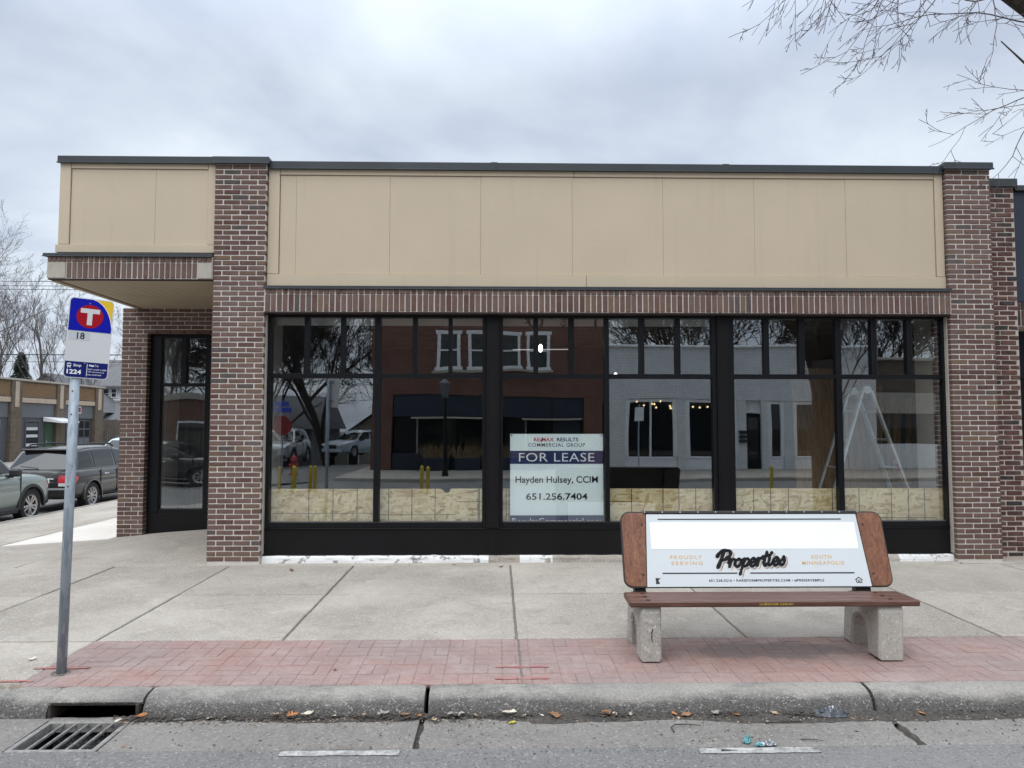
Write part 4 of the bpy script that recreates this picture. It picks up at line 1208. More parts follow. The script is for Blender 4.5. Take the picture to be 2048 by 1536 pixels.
# ================================================================== BENCH
BZ = zg(0, 5.4)
bench = thing('park_bench', 'advertising bench with white board, brown plank seat and concrete legs', 'bench', (1.94, 5.42, BZ))
BX0, BX1 = .940, 2.985
zs_top = .386
for k in range(3):
    y0 = 5.135+k*.105; y1 = y0+.098; s_ = .004*(2-k)
    pl = part('seat_plank', MB().cbox(BX0-s_, BX1+s_, y0, y1, zs_top-.040-.002*k, zs_top+random.uniform(-.001, .001), .008), 'seat_wood', bench)
    for x in (1.07, 2.80):
        mb = MB().disc((x, (y0+y1)/2, zs_top+.0005), .014, .004, 'z', 14); part('bolt', mb, 'dark_screw', pl)
mb = textmesh('U.S. BENCH CORP.  612-721-2121', w=.235, h=.012, depth=.0006, offset=.01); mb.xf(Matrix.Translation((1.965, 5.1345, zs_top-.020))); part('lettering', mb, 'yellow_print', bench)
# concrete legs: arched slabs with a post that carries the backrest
def leg(x0, x1):
    pts = [(5.165, BZ+.006), (5.345, BZ+.004), (5.352, BZ+.14)]
    for k in range(1, 7):
        a = PI*k/7; pts.append((5.46-.108*math.cos(a), BZ+.155+.105*math.sin(a)))
    pts += [(5.575, BZ+.13), (5.60, BZ), (5.725, BZ), (5.70, .20), (5.66, .34), (5.62, .352), (5.60, .350), (5.17, .350), (5.155, .30)]
    mb = MB().prism(pts, x0, x1, 'x', .014)
    mb.v = [(x+.003*mnoise.noise(Vector((y*14, z*14, 1))), y+.004*mnoise.noise(Vector((x*12, z*14, 4))), z) for x, y, z in mb.v]
    l = part('leg', mb, 'bench_concrete', bench)
    post = MB().prism([(5.545, .350), (5.62, .350), (5.785, .90), (5.755, .90)], x0+.03, x1-.03, 'x', .004); part('back_post', post, 'black_trim', bench)
    return l
l1 = leg(1.012, 1.160); l2 = leg(2.705, 2.882)
mb = MB()
q = [(1.085, .165), (1.093, .19), (1.087, .13), (1.095, .10)]
mb.ribbon(q, [.004, .006, .006, .003], 5.158, 5.166); part('crack', mb, 'pit_dark', l1)
# backrest leaning back: local frame with x along the bench, z up the board
BT = math.atan2(5.695-5.510, .548)
BM = Matrix.Translation((1.982, 5.505, .402)) @ Matrix.Rotation(-BT, 4, 'X')
HB = .578; WB = 2.05
def bk(name, mb, mat, par): mb.xf(BM); return part(name, mb, mat, par)
core = bk('backrest', MB().prism(rrect(WB, HB, .07, 8, 0, HB/2), 0, .022, 'y', .003), 'black_trim', bench)
def endpanel(s):
    # tapered wood grain panel: outer rounded corners, slanted inner edge
    o = WB/2-.010; t = HB-.012; b = .010
    inn_b, inn_t = .858, .828
    pts = [(inn_b, b)]
    r = .06
    pts += [(o-r+r*math.cos(a), b+r+r*math.sin(a)) for a in [-PI/2+PI/2*k/6 for k in range(7)]]
    pts += [(o-r+r*math.cos(a), t-r+r*math.sin(a)) for a in [PI/2*k/6 for k in range(7)]]
    pts += [(inn_t, t)]
    if s < 0: pts = [(-x, z) for x, z in pts][::-1]
    return pts
for s in (-1, 1):
    ep = bk('end_panel', MB().prism(endpanel(s), -.006, -.0005, 'y', .0015), 'grain_laminate', core)
    for x, z in ((.878, .10), (.862, .475)):
        mb = MB().disc((s*x, -.0095, z), .0085, .004, 'y', 10); bk('screw', mb, 'dark_screw', core)
ad = bk('advert_board', MB().prism([(-.852, .006), (.852, .006), (.822, HB-.022), (-.822, HB-.022)], -.005, -.0005, 'y', .001), 'ad_white', core)
mb = MB(); mb.cbox(-.845, .845, -.012, .026, HB-.017, HB+.003, .003); bk('top_rail', mb, 'black_trim', core)
for k in range(13):
    mb = MB().disc((-.835+k*1.67/12, -.0145, HB-.007), .0055, .004, 'y', 8); bk('screw', mb, 'chrome', core)
mb = MB(); mb.box(-.80, .80, -.0062, -.0053, HB-.290, HB-.085); bk('blank_panel', mb, 'pure_white', core)
for a, b, z, t in ((-.735, .700, HB-.062, .009), (-.730, -.160, .106, .0095), (-.062, .735, .106, .0095)):
    mb = MB(); mb.box(a, b, -.0062, -.0053, z-t/2, z+t/2); bk('rule_line', mb, 'ad_black', core)
def adlet(txt, cx, cz, mat, **k):
    mb = textmesh(txt, depth=.0008, **k); mb.xf(Matrix.Translation((cx, -.0053, cz))); return bk('lettering', mb, mat, core)
adlet('PROUDLY', -.540, .226, 'ad_gold', w=.243, h=.028, offset=.022, spacing=1.4); adlet('SERVING', -.537, .181, 'ad_gold', w=.238, h=.028, offset=.022, spacing=1.4)
adlet('SOUTH', .500, .226, 'ad_gold', w=.156, h=.028, offset=.022, spacing=1.3); adlet('MINNEAPOLIS', .506, .181, 'ad_gold', w=.322, h=.028, offset=.022, spacing=1.25)
adlet('651.238.3216 • RAREFORMPROPERTIES.COM • #PRESERVEMPLS', .055, .051, 'ad_black', w=.876, h=.0205, offset=.018, spacing=1.1)
# brush script word, drawn stroke by stroke
def catmull(p, n=6):
    p = [p[0]]+list(p)+[p[-1]]; out = []
    for i in range(1, len(p)-2):
        for k in range(n):
            t = k/n; a, b, c, d = (Vector(p[i-1]), Vector(p[i]), Vector(p[i+1]), Vector(p[i+2]))
            out.append(.5*((2*b)+(c-a)*t+(2*a-5*b+4*c-d)*t*t+(3*b-a-3*c+d)*t**3))
    out.append(Vector(p[-2])); return out
GL = {
 'P': ([[(.55, 1.95), (.42, 1.0), (.20, .0)], [(-.10, 1.45), (.15, 1.95), (.75, 2.2), (1.35, 2.0), (1.35, 1.45), (.95, 1.05), (.45, .95)]], 1.35, 1.25),
 'r': ([[(.0, .55), (.22, 1.05), (.20, .0)], [(.22, .55), (.45, .98), (.72, .92)]], .72, 1.0),
 'o': ([[(.50, 1.0), (.12, .75), (.10, .22), (.38, .0), (.72, .28), (.74, .75), (.50, 1.0), (.66, .84), (.98, .82)]], .86, 1.0),
 'p': ([[(.02, .60), (.25, 1.05), (.15, .0), (.02, -1.0)], [(.22, .60), (.50, 1.0), (.80, .80), (.74, .25), (.44, .0), (.20, .16)]], .90, 1.0),
 'e': ([[(.10, .42), (.48, .52), (.66, .80), (.46, 1.02), (.16, .80), (.08, .35), (.32, .0), (.62, .08), (.84, .34)]], .78, 1.0),
 't': ([[(.42, 1.75), (.30, .9), (.22, .22), (.40, .0), (.66, .28)], [(.0, 1.18), (.40, 1.22), (.86, 1.36)]], .66, 1.0),
 'i': ([[(.16, 1.0), (.12, .25), (.30, .0), (.54, .26)], [(.30, 1.62), (.37, 1.70)]], .56, 1.0),
 's': ([[(.02, .28), (.40, .80), (.52, 1.06), (.62, .60), (.58, .15), (.28, -.02), (.06, .14)]], .70, 1.0),
}
def script_word(word, H, weight):
    mb_pts = []; x = 0
    for ch in word:
        strokes, adv, wf = GL[ch]
        for st in strokes:
            c = catmull(st); mb_pts.append(([((x+p.x+p.y*.28)*H, p.y*H) for p in c], [weight*wf*(.80+.35*abs(math.sin(1.3+i*.35))) for i in range(len(c))]))
        x += adv
    return mb_pts, x*H
SP, wd = script_word('Properties', .0565, .0215)
kx = .525/wd
def script_mb(dx, dz, y0, y1, grow=0):
    mb = MB()
    for pts, wid in SP: mb.ribbon([((p[0]-wd/2)*kx+dx, p[1]+dz) for p in pts], [w+grow for w in wid], y0, y1)
    return mb
tilt = Matrix.Rotation(R_(-2.2), 4, 'Y')
for dx, dz, y0, y1, m_, gr in ((.012, -.012, -.0062, -.0053, 'ad_gold', .003), (.006, -.006, -.0072, -.0064, 'pure_white', .004), (0, 0, -.0084, -.0074, 'ad_black', 0)):
    mb = script_mb(dx, dz, y0, y1, gr); mb.xf(Matrix.Translation((-.055, 0, .158)) @ tilt); bk('lettering', mb, m_, core)
# small state outline and equal-housing house
mb = MB().prism([(-.785, .028), (-.758, .028), (-.757, .040), (-.765, .047), (-.764, .056), (-.748, .071), (-.770, .070), (-.773, .075), (-.776, .071), (-.787, .071), (-.784, .048)], -.0062, -.0053, 'y'); bk('state_symbol', mb, 'ad_black', core)
mb = MB(); hx_ = .760
mb.ribbon([(hx_-.026, .055), (hx_, .073), (hx_+.026, .055)], [.006]*3, -.0062, -.0053); mb.ribbon([(hx_-.020, .056), (hx_-.020, .034), (hx_+.020, .034), (hx_+.020, .056)], [.005]*4, -.0062, -.0053)
mb.box(hx_-.010, hx_+.010, -.0062, -.0053, .040, .045); mb.box(hx_-.010, hx_+.010, -.0062, -.0053, .049, .054); bk('housing_symbol', mb, 'ad_black', core)

bench.location += SHIFT
# ================================================================== CARS
def build_car(name, label, loc, rz, paint, spec, group):
    t = thing(name, label, 'car', loc, rz, group)
    secs, cols, axles, wr, suv = spec['secs'], spec['cols'], spec['axles'], spec['wr'], spec['suv']
    # lower body
    vs = []; ring = None
    for (y, zb, zs, hw) in secs:
        h = zs-zb
        half = [(hw*.86, zb), (hw*.97, zb+.10*h), (hw*.995, zb+.30*h), (hw, zb+.52*h), (hw*.985, zb+.72*h), (hw*.995, zb+.84*h), (hw*.955, zs), (hw*.80, zs+.028), (hw*.40, zs+.045)]
        pts = [(0, zb)] + half + [(0, zs+.05)] + [(-x, z) for x, z in half[::-1]]
        ring = len(pts); vs += [(x, y, z) for x, z in pts]
    fs = [(i*ring+k, i*ring+(k+1) % ring, (i+1)*ring+(k+1) % ring, (i+1)*ring+k) for i in range(len(secs)-1) for k in range(ring)]
    fs += [tuple(range(ring))[::-1], tuple((len(secs)-1)*ring+k for k in range(ring))]
    mb = MB().add(vs, fs); mb.sm = True
    tmp = link('body', mb.mesh('body'), paint)
    ss = tmp.modifiers.new('s', 'SUBSURF'); ss.levels = 1; ss.render_levels = 1
    cut = MB()
    for ya in axles:
        for s in (-1, 1): cut.tube([(s*.58, ya, wr), (s*1.3, ya, wr)], wr+.055, 28)
    co = link('cut', cut.mesh('cut'), None)
    bo = tmp.modifiers.new('b', 'BOOLEAN'); bo.operation = 'DIFFERENCE'; bo.object = co; bo.solver = 'EXACT'
    dg = bpy.context.evaluated_depsgraph_get()
    me = bpy.data.meshes.new_from_object(tmp.evaluated_get(dg)); me.name = 'body'
    bpy.data.objects.remove(tmp); bpy.data.objects.remove(co)
    me.materials.clear(); me.materials.append(M[paint])
    me.polygons.foreach_set('use_smooth', [True]*len(me.polygons)); me.set_sharp_from_angle(angle=R_(38))
    body = link('body', me, None, t)
    def p(nm, mb, mat, par=t, smooth=False): return part(nm, mb, mat, par, world=False, smooth=smooth)
    # cabin
    vs = []; 
    for (yb, zb, hwb, yt, zt, hwt) in cols:
        def L(a): return yb+(yt-yb)*a
        half = [(hwb, L(0), zb-.02), ((hwb+hwt+.03)/2+.012, L(.5), (zb+zt-.06)/2), (hwt+.03, L(.93), zt-.06), (hwt-.05, L(1), zt-.006)]
        pts = half + [(0, L(1), zt+.022)] + [(-x, y, z) for x, y, z in half[::-1]]
        ring = len(pts); vs += pts
    n = len(cols)
    fs = [(i*ring+k, i*ring+k+1, (i+1)*ring+k+1, (i+1)*ring+k) for i in range(n-1) for k in range(ring-1)]
    fs += [tuple(range(ring))[::-1], tuple((n-1)*ring+k for k in range(ring))]
    cab = p('cabin', MB().add(vs, fs), paint, t, True); cab.data.set_sharp_from_angle(angle=R_(35))
    def cp(i, s, tt, off=.007, sd=1):
        def col(c):
            yb, zb, hwb, yt, zt, hwt = c
            if tt < .5:
                a = tt/.5; return Vector(((hwb+((hwb+hwt+.03)/2+.012-hwb)*a), yb+(yt-yb)*.5*a, zb-.02+((zb+zt-.06)/2-zb+.02)*a))
            a = (tt-.5)/.5; m0 = (hwb+hwt+.03)/2+.012
            return Vector((m0+(hwt+.03-m0)*a, yb+(yt-yb)*(.5+.43*a), (zb+zt-.06)/2+(zt-.06-(zb+zt-.06)/2)*a))
        q = col(cols[i]).lerp(col(cols[i+1]), s); return Vector((sd*(q.x+off), q.y, q.z+.002))
    for sd in (-1, 1):
        for (i, s0, s1, s0t, s1t) in spec['glass']:
            vs = []
            for tt in (.13, .5, .93):
                k = (tt-.13)/.8
                vs += [cp(i, s0+(s0t-s0)*k, tt, .008, sd), cp(i, s1+(s1t-s1)*k, tt, .008, sd)]
            m2 = MB().add(vs+[Vector((v.x-sd*.012, v.y, v.z)) for v in vs], [(0, 1, 3, 2), (2, 3, 5, 4), (6, 7, 9, 8), (8, 9, 11, 10), (0, 6, 8, 2), (2, 8, 10, 4), (1, 7, 9, 3), (3, 9, 11, 5), (0, 1, 7, 6), (4, 5, 11, 10)])
            p('side_window', m2, 'car_glass', cab)
    def screen(ci, sg, nm):
        yb, zb, hwb, yt, zt, hwt = cols[ci]
        q = []
        for tt, w in ((.10, .95), (.90, .93)):
            y = yb+(yt-yb)*tt; z = zb+(zt-.03-zb)*tt; x = (hwb+(hwt-hwb)*tt)*w
            q.append((x, y+sg*.012, z))
        (x0, y0, z0), (x1, y1, z1) = q
        bow = sg*.05
        vs = [(-x0, y0, z0), (0, y0+bow, z0), (x0, y0, z0), (-x1, y1, z1), (0, y1+bow, z1), (x1, y1, z1)]
        vs += [(x, y-sg*.05, z) for x, y, z in vs]
        m2 = MB().add(vs, [(0, 1, 4, 3), (1, 2, 5, 4), (6, 7, 10, 9), (7, 8, 11, 10), (0, 1, 7, 6), (1, 2, 8, 7), (3, 4, 10, 9), (4, 5, 11, 10), (0, 3, 9, 6), (2, 5, 11, 8)])
        return p(nm, m2, 'car_glass', cab)
    screen(0, -1, 'rear_window'); screen(-1, 1, 'windscreen')
    # wheels
    for ya in axles:
        for s in (-1, 1):
            hwm = spec['hw']
            wrt = bpy.data.objects.new('wheel', None); COL.objects.link(wrt); wrt.parent = t; wrt.location = (s*(hwm-.125), ya, wr); wrt.empty_display_size = .1
            r0 = wr*.66
            ty = MB().lathe([(r0, -.10), (wr-.02, -.105), (wr, -.085), (wr, .085), (wr-.02, .105), (r0, .10), (r0, -.10)], 32, 'x'); p('tyre', ty, 'tyre', wrt, True).data.set_sharp_from_angle(angle=R_(40))
            bd = MB().lathe([(.001, s*.01), (r0, s*.01), (r0, s*.02), (.001, s*.02)], 24, 'x'); p('brake_disc', bd, 'car_black', wrt)
            rim = MB().lathe([(r0-.03, s*.085), (r0+.004, s*.101), (r0+.004, s*.02), (r0-.03, s*.02), (r0-.03, s*.085)], 32, 'x')
            ns = 10
            for k in range(ns):
                a = 2*PI*k/ns + (.11 if k % 2 else -.11)*(1 if suv else .2)
                b = 2*PI*k/ns
                ca, sa = math.cos(a), math.sin(a); cb, sb = math.cos(b), math.sin(b)
                w0, w1 = .016, .021
                q = []
                for (r, w, c_, s_, x) in ((.045, w0, cb, sb, s*.085), (r0-.01, w1, ca, sa, s*.093)):
                    q += [(x, r*c_-w*s_, r*s_+w*c_), (x, r*c_+w*s_, r*s_-w*c_)]
                vv = q+[(x-s*.035, y, z) for x, y, z in q]
                rim.add(vv, [(0, 1, 3, 2), (4, 5, 7, 6), (0, 2, 6, 4), (1, 3, 7, 5), (0, 1, 5, 4), (2, 3, 7, 6)])
            rim.lathe([(.001, s*.095), (.05, s*.092), (.055, s*.06), (.001, s*.05)], 16, 'x')
            p('rim', rim, 'wheel_alloy', wrt)
            # arch lip
            ar = MB(); rr = wr+.055; ww = .055 if suv else .03
            pts = []
            for k in range(19):
                a = -.12+(PI+.24)*k/18; pts.append((math.cos(a), math.sin(a)))
            vs = []
            for c_, s_ in pts:
                for r, x in ((rr-.004, hwm-.05), (rr-.004, hwm+.012), (rr+ww, hwm+.008), (rr+ww+.008, hwm-.05)):
                    vs.append((s*x, ya+r*c_, wr+r*s_))
            fs = [(i*4+k, i*4+(k+1) % 4, (i+1)*4+(k+1) % 4, (i+1)*4+k) for i in range(18) for k in range(4)]
            fs += [(0, 1, 2, 3), (72, 73, 74, 75)]
            p('arch_trim', ar.add(vs, fs), 'car_black' if suv else paint, t)
    hwm = spec['hw']; f = secs[-1]; r = secs[0]
    for s in (-1, 1):
        # sill, mirror, handles, door gaps
        p('sill', MB().cbox(min(s*(hwm-.08), s*(hwm+.006)), max(s*(hwm-.08), s*(hwm+.006)), axles[0]+wr+.09, axles[1]-wr-.09, .235, .36 if suv else .29, .02), 'car_black' if suv else paint, t)
        my = spec['mirror'][0]; mz = spec['mirror'][1]
        mr = MB().cbox(-.11, .11, -.07, .08, -.075, .085, .035); mr.xf(Matrix.Translation((s*(hwm+.10), my, mz)))
        mo = p('mirror', mr, 'car_black', t)
        p('mirror_arm', MB().cbox(min(s*(hwm-.10), s*(hwm+.05)), max(s*(hwm-.10), s*(hwm+.05)), my-.02, my+.05, mz-.10, mz-.04, .01), 'car_black', mo)
        for hy in spec['handles']:
            p('door_handle', MB().tube([(s*(hwm-.01), hy-.09, spec['hz']), (s*(hwm+.022), hy-.06, spec['hz']), (s*(hwm+.022), hy+.06, spec['hz']), (s*(hwm-.01), hy+.09, spec['hz'])], .014, 6), paint if suv else 'chrome', t)
        for dy in spec['gaps']:
            m2 = MB(); m2.box(min(s*(hwm-.02), s*(hwm+.0045)), max(s*(hwm-.02), s*(hwm+.0045)), dy-.005, dy+.005, .38, spec['hz']+.12); p('door_gap', m2, 'pit_dark', t)
        if spec['rails']:
            y0, y1, z = spec['rails']; x = spec['railx']
            p('roof_rail', MB().tube([(s*x, y0, z-.06), (s*x, y0+.14, z+.01), (s*x, (y0+y1)/2, z+.035), (s*x, y1-.16, z+.01), (s*x, y1, z-.06)], .022, 8), 'car_black', t)
        # lamps
        yr, zr = r[0], r[2]
        tl = MB().prism([(yr+.005, zr-.22), (yr+.02, zr-.04), (yr+.30, zr-.075), (yr+.34, zr-.12), (yr+.20, zr-.26)], hwm*.60, hwm*.965, 'x', .01)
        tl.v = [(s*x, y, z) for x, y, z in tl.v]; p('tail_light', tl, 'tail_red', t)
        tl = MB().prism([(yr+.012, zr-.30), (yr+.008, zr-.225), (yr+.16, zr-.255), (yr+.10, zr-.31)], hwm*.62, hwm*.955, 'x', .006)
        tl.v = [(s*x, y, z) for x, y, z in tl.v]; p('reverse_light', tl, 'lens_white', t)
        yf, zf = f[0], f[2]
        hl = MB().prism([(yf-.02, zf-.02), (yf-.06, zf+.06), (yf-.42, zf+.135), (yf-.46, zf+.10), (yf-.10, zf-.06)], hwm*.50, hwm*.84, 'x', .01)
        hl.v = [(s*x, y, z) for x, y, z in hl.v]; p('headlight', hl, 'lens_white', t)
    p('rear_bumper', MB().cbox(-hwm*.86, hwm*.86, r[0]-.05, r[0]+.16, .42, .60, .04), paint if not suv else 'car_black', t)
    p('front_bumper', MB().cbox(-hwm*.80, hwm*.80, f[0]-.22, f[0]+.05, .30, .47, .05), 'car_black' if suv else paint, t)
    p('grille', MB().cbox(-hwm*.45, hwm*.45, f[0]-.1, f[0]+.025, .52, .72, .03), 'car_black', t)
    g = MB()
    for k in range(4): g.box(-hwm*.43, hwm*.43, f[0]+.02, f[0]+.034, .545+k*.045, .553+k*.045)
    p('grille_bars', g, 'chrome', t)
    p('number_plate', MB().cbox(-.16, .16, r[0]-.035, r[0]+.02, zs_ if False else r[2]-.34, r[2]-.19, .004), 'sign_grey', t)
    p('tailgate_trim', MB().cbox(-.46, .46, r[0]-.022, r[0]+.03, r[2]-.15, r[2]-.115, .008), 'chrome', t)
    yb, zb, hwb, yt, zt, hwt = cols[0]
    p('spoiler', MB().cbox(-hwt+.03, hwt-.03, yt-.13, yt+.10, zt-.03, zt+.02, .015), paint, cab)
    p('wiper', MB().tube([(.02, yb-.035, zb+.08), (-.40, yb-.022, zb+.12)], .010, 5), 'car_black', cab)
    for k, w_ in ((0, .16), (1, .10)):
        m2 = MB(); m2.box(.30, .30+w_, r[0]-.006, r[0]+.03, r[2]-.17-.03*k-.045, r[2]-.157-.03*k-.045); p('badge', m2, 'chrome', t)
    return t
SUV = dict(secs=[(-2.30, .44, .93, .80), (-2.22, .33, 1.01, .87), (-1.9, .28, 1.05, .915), (-1.3, .27, 1.06, .93), (0, .25, 1.04, .93), (.95, .26, 1.03, .93), (1.35, .27, 1.02, .928), (1.8, .28, .98, .915), (2.10, .31, .91, .86), (2.27, .40, .80, .74)],
           cols=[(-2.12, 1.04, .80, -1.72, 1.60, .62), (-1.25, 1.06, .86, -1.25, 1.66, .665), (-.2, 1.05, .87, -.2, 1.68, .67), (1.05, 1.03, .83, .28, 1.63, .64)],
           axles=(-1.32, 1.37), wr=.355, suv=True, hw=.93, glass=[(0, .35, .93, .35, .93), (1, .04, .96, .04, .96), (2, .05, .90, .05, .96)],
           mirror=(.62, 1.10), handles=(-.75, .30), hz=.90, gaps=(-.28, .98, -1.05), rails=(-1.5, .25, 1.70), railx=.60)
WAG = dict(secs=[(-2.40, .42, .94, .76), (-2.32, .33, .99, .83), (-2.0, .28, 1.0, .885), (-1.4, .27, 1.01, .90), (0, .25, .985, .90), (1.0, .26, .96, .90), (1.6, .28, .91, .875), (2.1, .32, .82, .80), (2.36, .42, .70, .68)],
           cols=[(-2.26, .985, .76, -1.90, 1.50, .60), (-1.30, 1.0, .82, -1.30, 1.545, .635), (-.3, .99, .83, -.3, 1.56, .64), (1.05, .96, .79, .18, 1.50, .61)],
           axles=(-1.46, 1.24), wr=.338, suv=False, hw=.90, glass=[(0, .30, .96, .30, .96), (1, .04, .96, .04, .96), (2, .05, .90, .05, .96)],
           mirror=(.62, 1.03), handles=(-.85, .25), hz=.86, gaps=(-.32, 1.0, -1.12), rails=(-1.8, .05, 1.60), railx=.56)
SZ = -.4705
build_car('parked_car', 'sage green car with black wheel arches behind the bus stop pole', (-11.05, 15.05, SZ), 0, 'sage_paint', SUV, 'cars parked along the side street')
build_car('parked_car', 'dark brown estate car with roof rails beside the brick corner', (-11.00, 20.30, SZ), 0, 'brown_paint', WAG, 'cars parked along the side street')
build_car('parked_car', 'pale blue car at the far kerb, roof showing past the brown estate', (-17.0, 34.5, SZ), PI, 'pale_blue_paint', WAG, 'cars parked along the side street')
# cars across the street, seen only in the glass
build_car('parked_car', 'silver car facing the shop, seen mirrored in the left window', (-10.3, -17.5, -.17), 0, 'silver_paint', SUV, 'cars mirrored in the shop windows')
build_car('parked_car', 'dark blue car beside the silver one, seen mirrored in the left window', (-13.6, -21.0, -.17), 0, 'dark_blue_paint', WAG, 'cars mirrored in the shop windows')
build_car('parked_car', 'pale blue car beyond the silver one, seen mirrored in the left window', (-8.2, -26.0, -.17), .5, 'pale_blue_paint', WAG, 'cars mirrored in the shop windows')

# ================================================================== NEIGHBOUR ON THE RIGHT
NB = thing('neighbour_building', 'neighbouring dark brick shopfront with black sign band, right of the brown pillar', 'building', (8.0, 9.5, 0))
random.seed(21)
mb = MB(); mb.box(6.04, 6.455, 8.987, 9.9, -.1, 4.60); np_ = part('pilaster', mb, 'old_mortar', NB)
store = rnd_bricks; rnd_bricks = []
def brickwork2(parent, x0, x1, z0, z1, yf, course, length):
    n = int(round((z1-z0)/course)); c = (z1-z0)/n
    for r in range(n):
        za = z0+r*c+.006; zb = z0+(r+1)*c-.006; xx = x0-(length*.62 if r % 2 else length*.15)
        while xx < x1-.01:
            a = max(xx, x0); b = min(xx+length, x1); xx += length
            if b-a < .04: continue
            e = lambda: random.uniform(-.003, .003)
            part('brick', MB().cbox(a+.006+e(), b-.006+e(), yf+e(), yf+.1, za+e()*.6, zb+e()*.6, .007, .0022), 'old_brick', parent)
brickwork2(np_, 6.048, 6.46, .03, 4.59, 8.98, .0615, .205)
rnd_bricks = store
part('coping', MB().cbox(6.03, 6.485, 8.94, 9.9, 4.60, 4.705, .006), 'coping_metal', NB)
part('sign_band', MB().cbox(6.462, 14, 9.03, 9.6, 3.165, 4.565, .006), 'navy_store', NB)
part('coping', MB().cbox(6.49, 14.1, 8.98, 9.7, 4.566, 4.635, .006), 'coping_metal', NB)
mb = MB(); mb.box(6.462, 14, 9.045, 9.5, 2.86, 3.16); nl = part('soldier_course', mb, 'old_mortar', NB)
for k in range(60):
    part('soldier_brick', MB().cbox(6.468+k*.073, 6.468+k*.073+.060, 9.036, 9.1, 2.87, 3.06, .005, .001), 'old_brick', nl)
    part('header_brick', MB().cbox(6.468+k*.073, 6.468+k*.073+.060, 9.030, 9.1, 3.07, 3.155, .005, .001), 'old_brick', nl)
part('entry_wall', MB().box(6.54, 14, 10.6, 10.8, -.1, 4.0), 'navy_store', NB); part('entry_floor', MB().box(6.54, 14, 9.05, 10.6, -.1, .01), 'asphalt', NB)
part('entry_door', MB().cbox(7.4, 8.4, 10.52, 10.6, .02, 2.3, .01), 'black_frame', NB)
part('roof', MB().box(6.54, 14, 9.5, 20, 4.3, 4.5), 'roof_membrane', NB); part('side_wall', MB().box(13.9, 14.1, 9.05, 20, -.1, 4.5), 'far_dark_brick', NB)

# ================================================================== ACROSS THE SIDE STREET
GB = thing('garage_building', 'long low brick garage with tan parapet panels and grey doors across the side street', 'building', (-27, 40, -.33))
FX = -26.0
piers = [(32.0, 32.9), (36.15, 37.05), (40.1, 41.0), (44.2, 45.1), (48.4, 49.35)]
part('wall', MB().box(-36, FX-.25, 24, 49.3, -.4, 4.0), 'far_grey_paint', GB); part('roof', MB().box(-36, FX-.1, 24, 49.3, 3.95, 4.02), 'roof_membrane', GB)
part('coping', MB().cbox(-36.1, FX+.06, 23.9, 49.45, 4.06, 4.16, .01), 'limestone', GB)
for a, b in piers:
    p_ = part('pier', MB().cbox(FX-.3, FX+.02, a, b, -.4, 4.06, .01), 'far_dark_brick', GB)
    part('pier_cap', MB().cbox(FX-.25, FX+.035, a+.28, b-.28, 2.62, 4.0, .008), 'far_pale_brick', p_)
bays = [(32.9, 36.15), (37.05, 40.1), (41.0, 44.2), (45.1, 48.4)]
for i, (a, b) in enumerate(bays):
    pp = part('parapet_panel', MB().cbox(FX-.25, FX-.06, a, b, 3.14, 4.055, .01), 'far_tan_brick', GB)
    for za, zb in ((3.14, 3.22), (3.97, 4.05)): part('panel_border', MB().cbox(FX-.2, FX-.03, a+.0, b-.0, za, zb, .006), 'far_dark_brick', pp)
    part('soldier_band', MB().cbox(FX-.25, FX-.02, a, b, 2.88, 3.138, .008), 'far_pale_brick', GB)
    part('fascia_panel', MB().cbox(FX-.24, FX-.14, a, b, 2.05, 2.878, .008), 'far_grey_light', GB)
    if i != 3:
        n = int((b-a)/.2)
        for k in range(n):
            y0 = a+(b-a)*k/n; part('plank', MB().cbox(FX-.26, FX-.17, y0+.008, y0+(b-a)/n-.008, -.33, 2.045, .006), 'far_grey_paint', GB)
def gwin(y0, y1, z0, z1, fm, pm):
    w_ = part('window', MB().cbox(FX-.2, FX-.12, y0-.09, y0, z0-.09, z1+.09, .008), fm, GB)
    for q in ((y1, y1+.09, z0-.09, z1+.09), (y0, y1, z0-.09, z0), (y0, y1, z1, z1+.09)): part('frame', MB().cbox(FX-.2, FX-.12, q[0], q[1], q[2], q[3], .008), fm, w_)
    part('pane', MB().box(FX-.17, FX-.15, y0, y1, z0, z1), 'car_glass', w_); return w_
w_ = gwin(38.75, 39.35, .05, 1.80, 'far_white', 0); part('blind', MB().box(FX-.149, FX-.146, 38.75, 39.35, .05, .95), 'limestone', w_); part('frame', MB().cbox(FX-.15, FX-.125, 38.75, 39.35, .95, 1.0, .004), 'far_white', w_)
w_ = gwin(41.65, 42.75, .0, 1.82, 'far_grey_paint', 0)
for k, z in enumerate((.45, .95, 1.35)): part('blind', MB().box(FX-.149, FX-.146, 41.7, 42.7, z, z+.16), 'sign_grey', w_)
dr = part('door', MB().cbox(FX-.2, FX-.12, 43.35, 44.15, -.33, 1.75, .01), 'far_green', GB); part('handle', MB().cbox(FX-.12, FX-.07, 43.42, 43.5, .6, .75, .01), 'bolt_metal', dr)
aw = part('awning', MB().add([(FX-.1, 43.1, 2.1), (FX-.1, 44.9, 2.1), (FX+.95, 44.9, 1.86), (FX+.95, 43.1, 1.86), (FX-.1, 43.1, 1.86), (FX-.1, 44.9, 1.86), (FX+.95, 44.9, 1.76), (FX+.95, 43.1, 1.76)], [(0, 1, 2, 3), (7, 6, 5, 4), (3, 2, 6, 7), (0, 3, 7, 4), (1, 5, 6, 2), (0, 4, 5, 1)]), 'far_white', GB)
gd = part('garage_door', MB().cbox(FX-.22, FX-.17, 45.5, 48.1, -.33, 1.95, .01), 'far_grey_paint', GB)
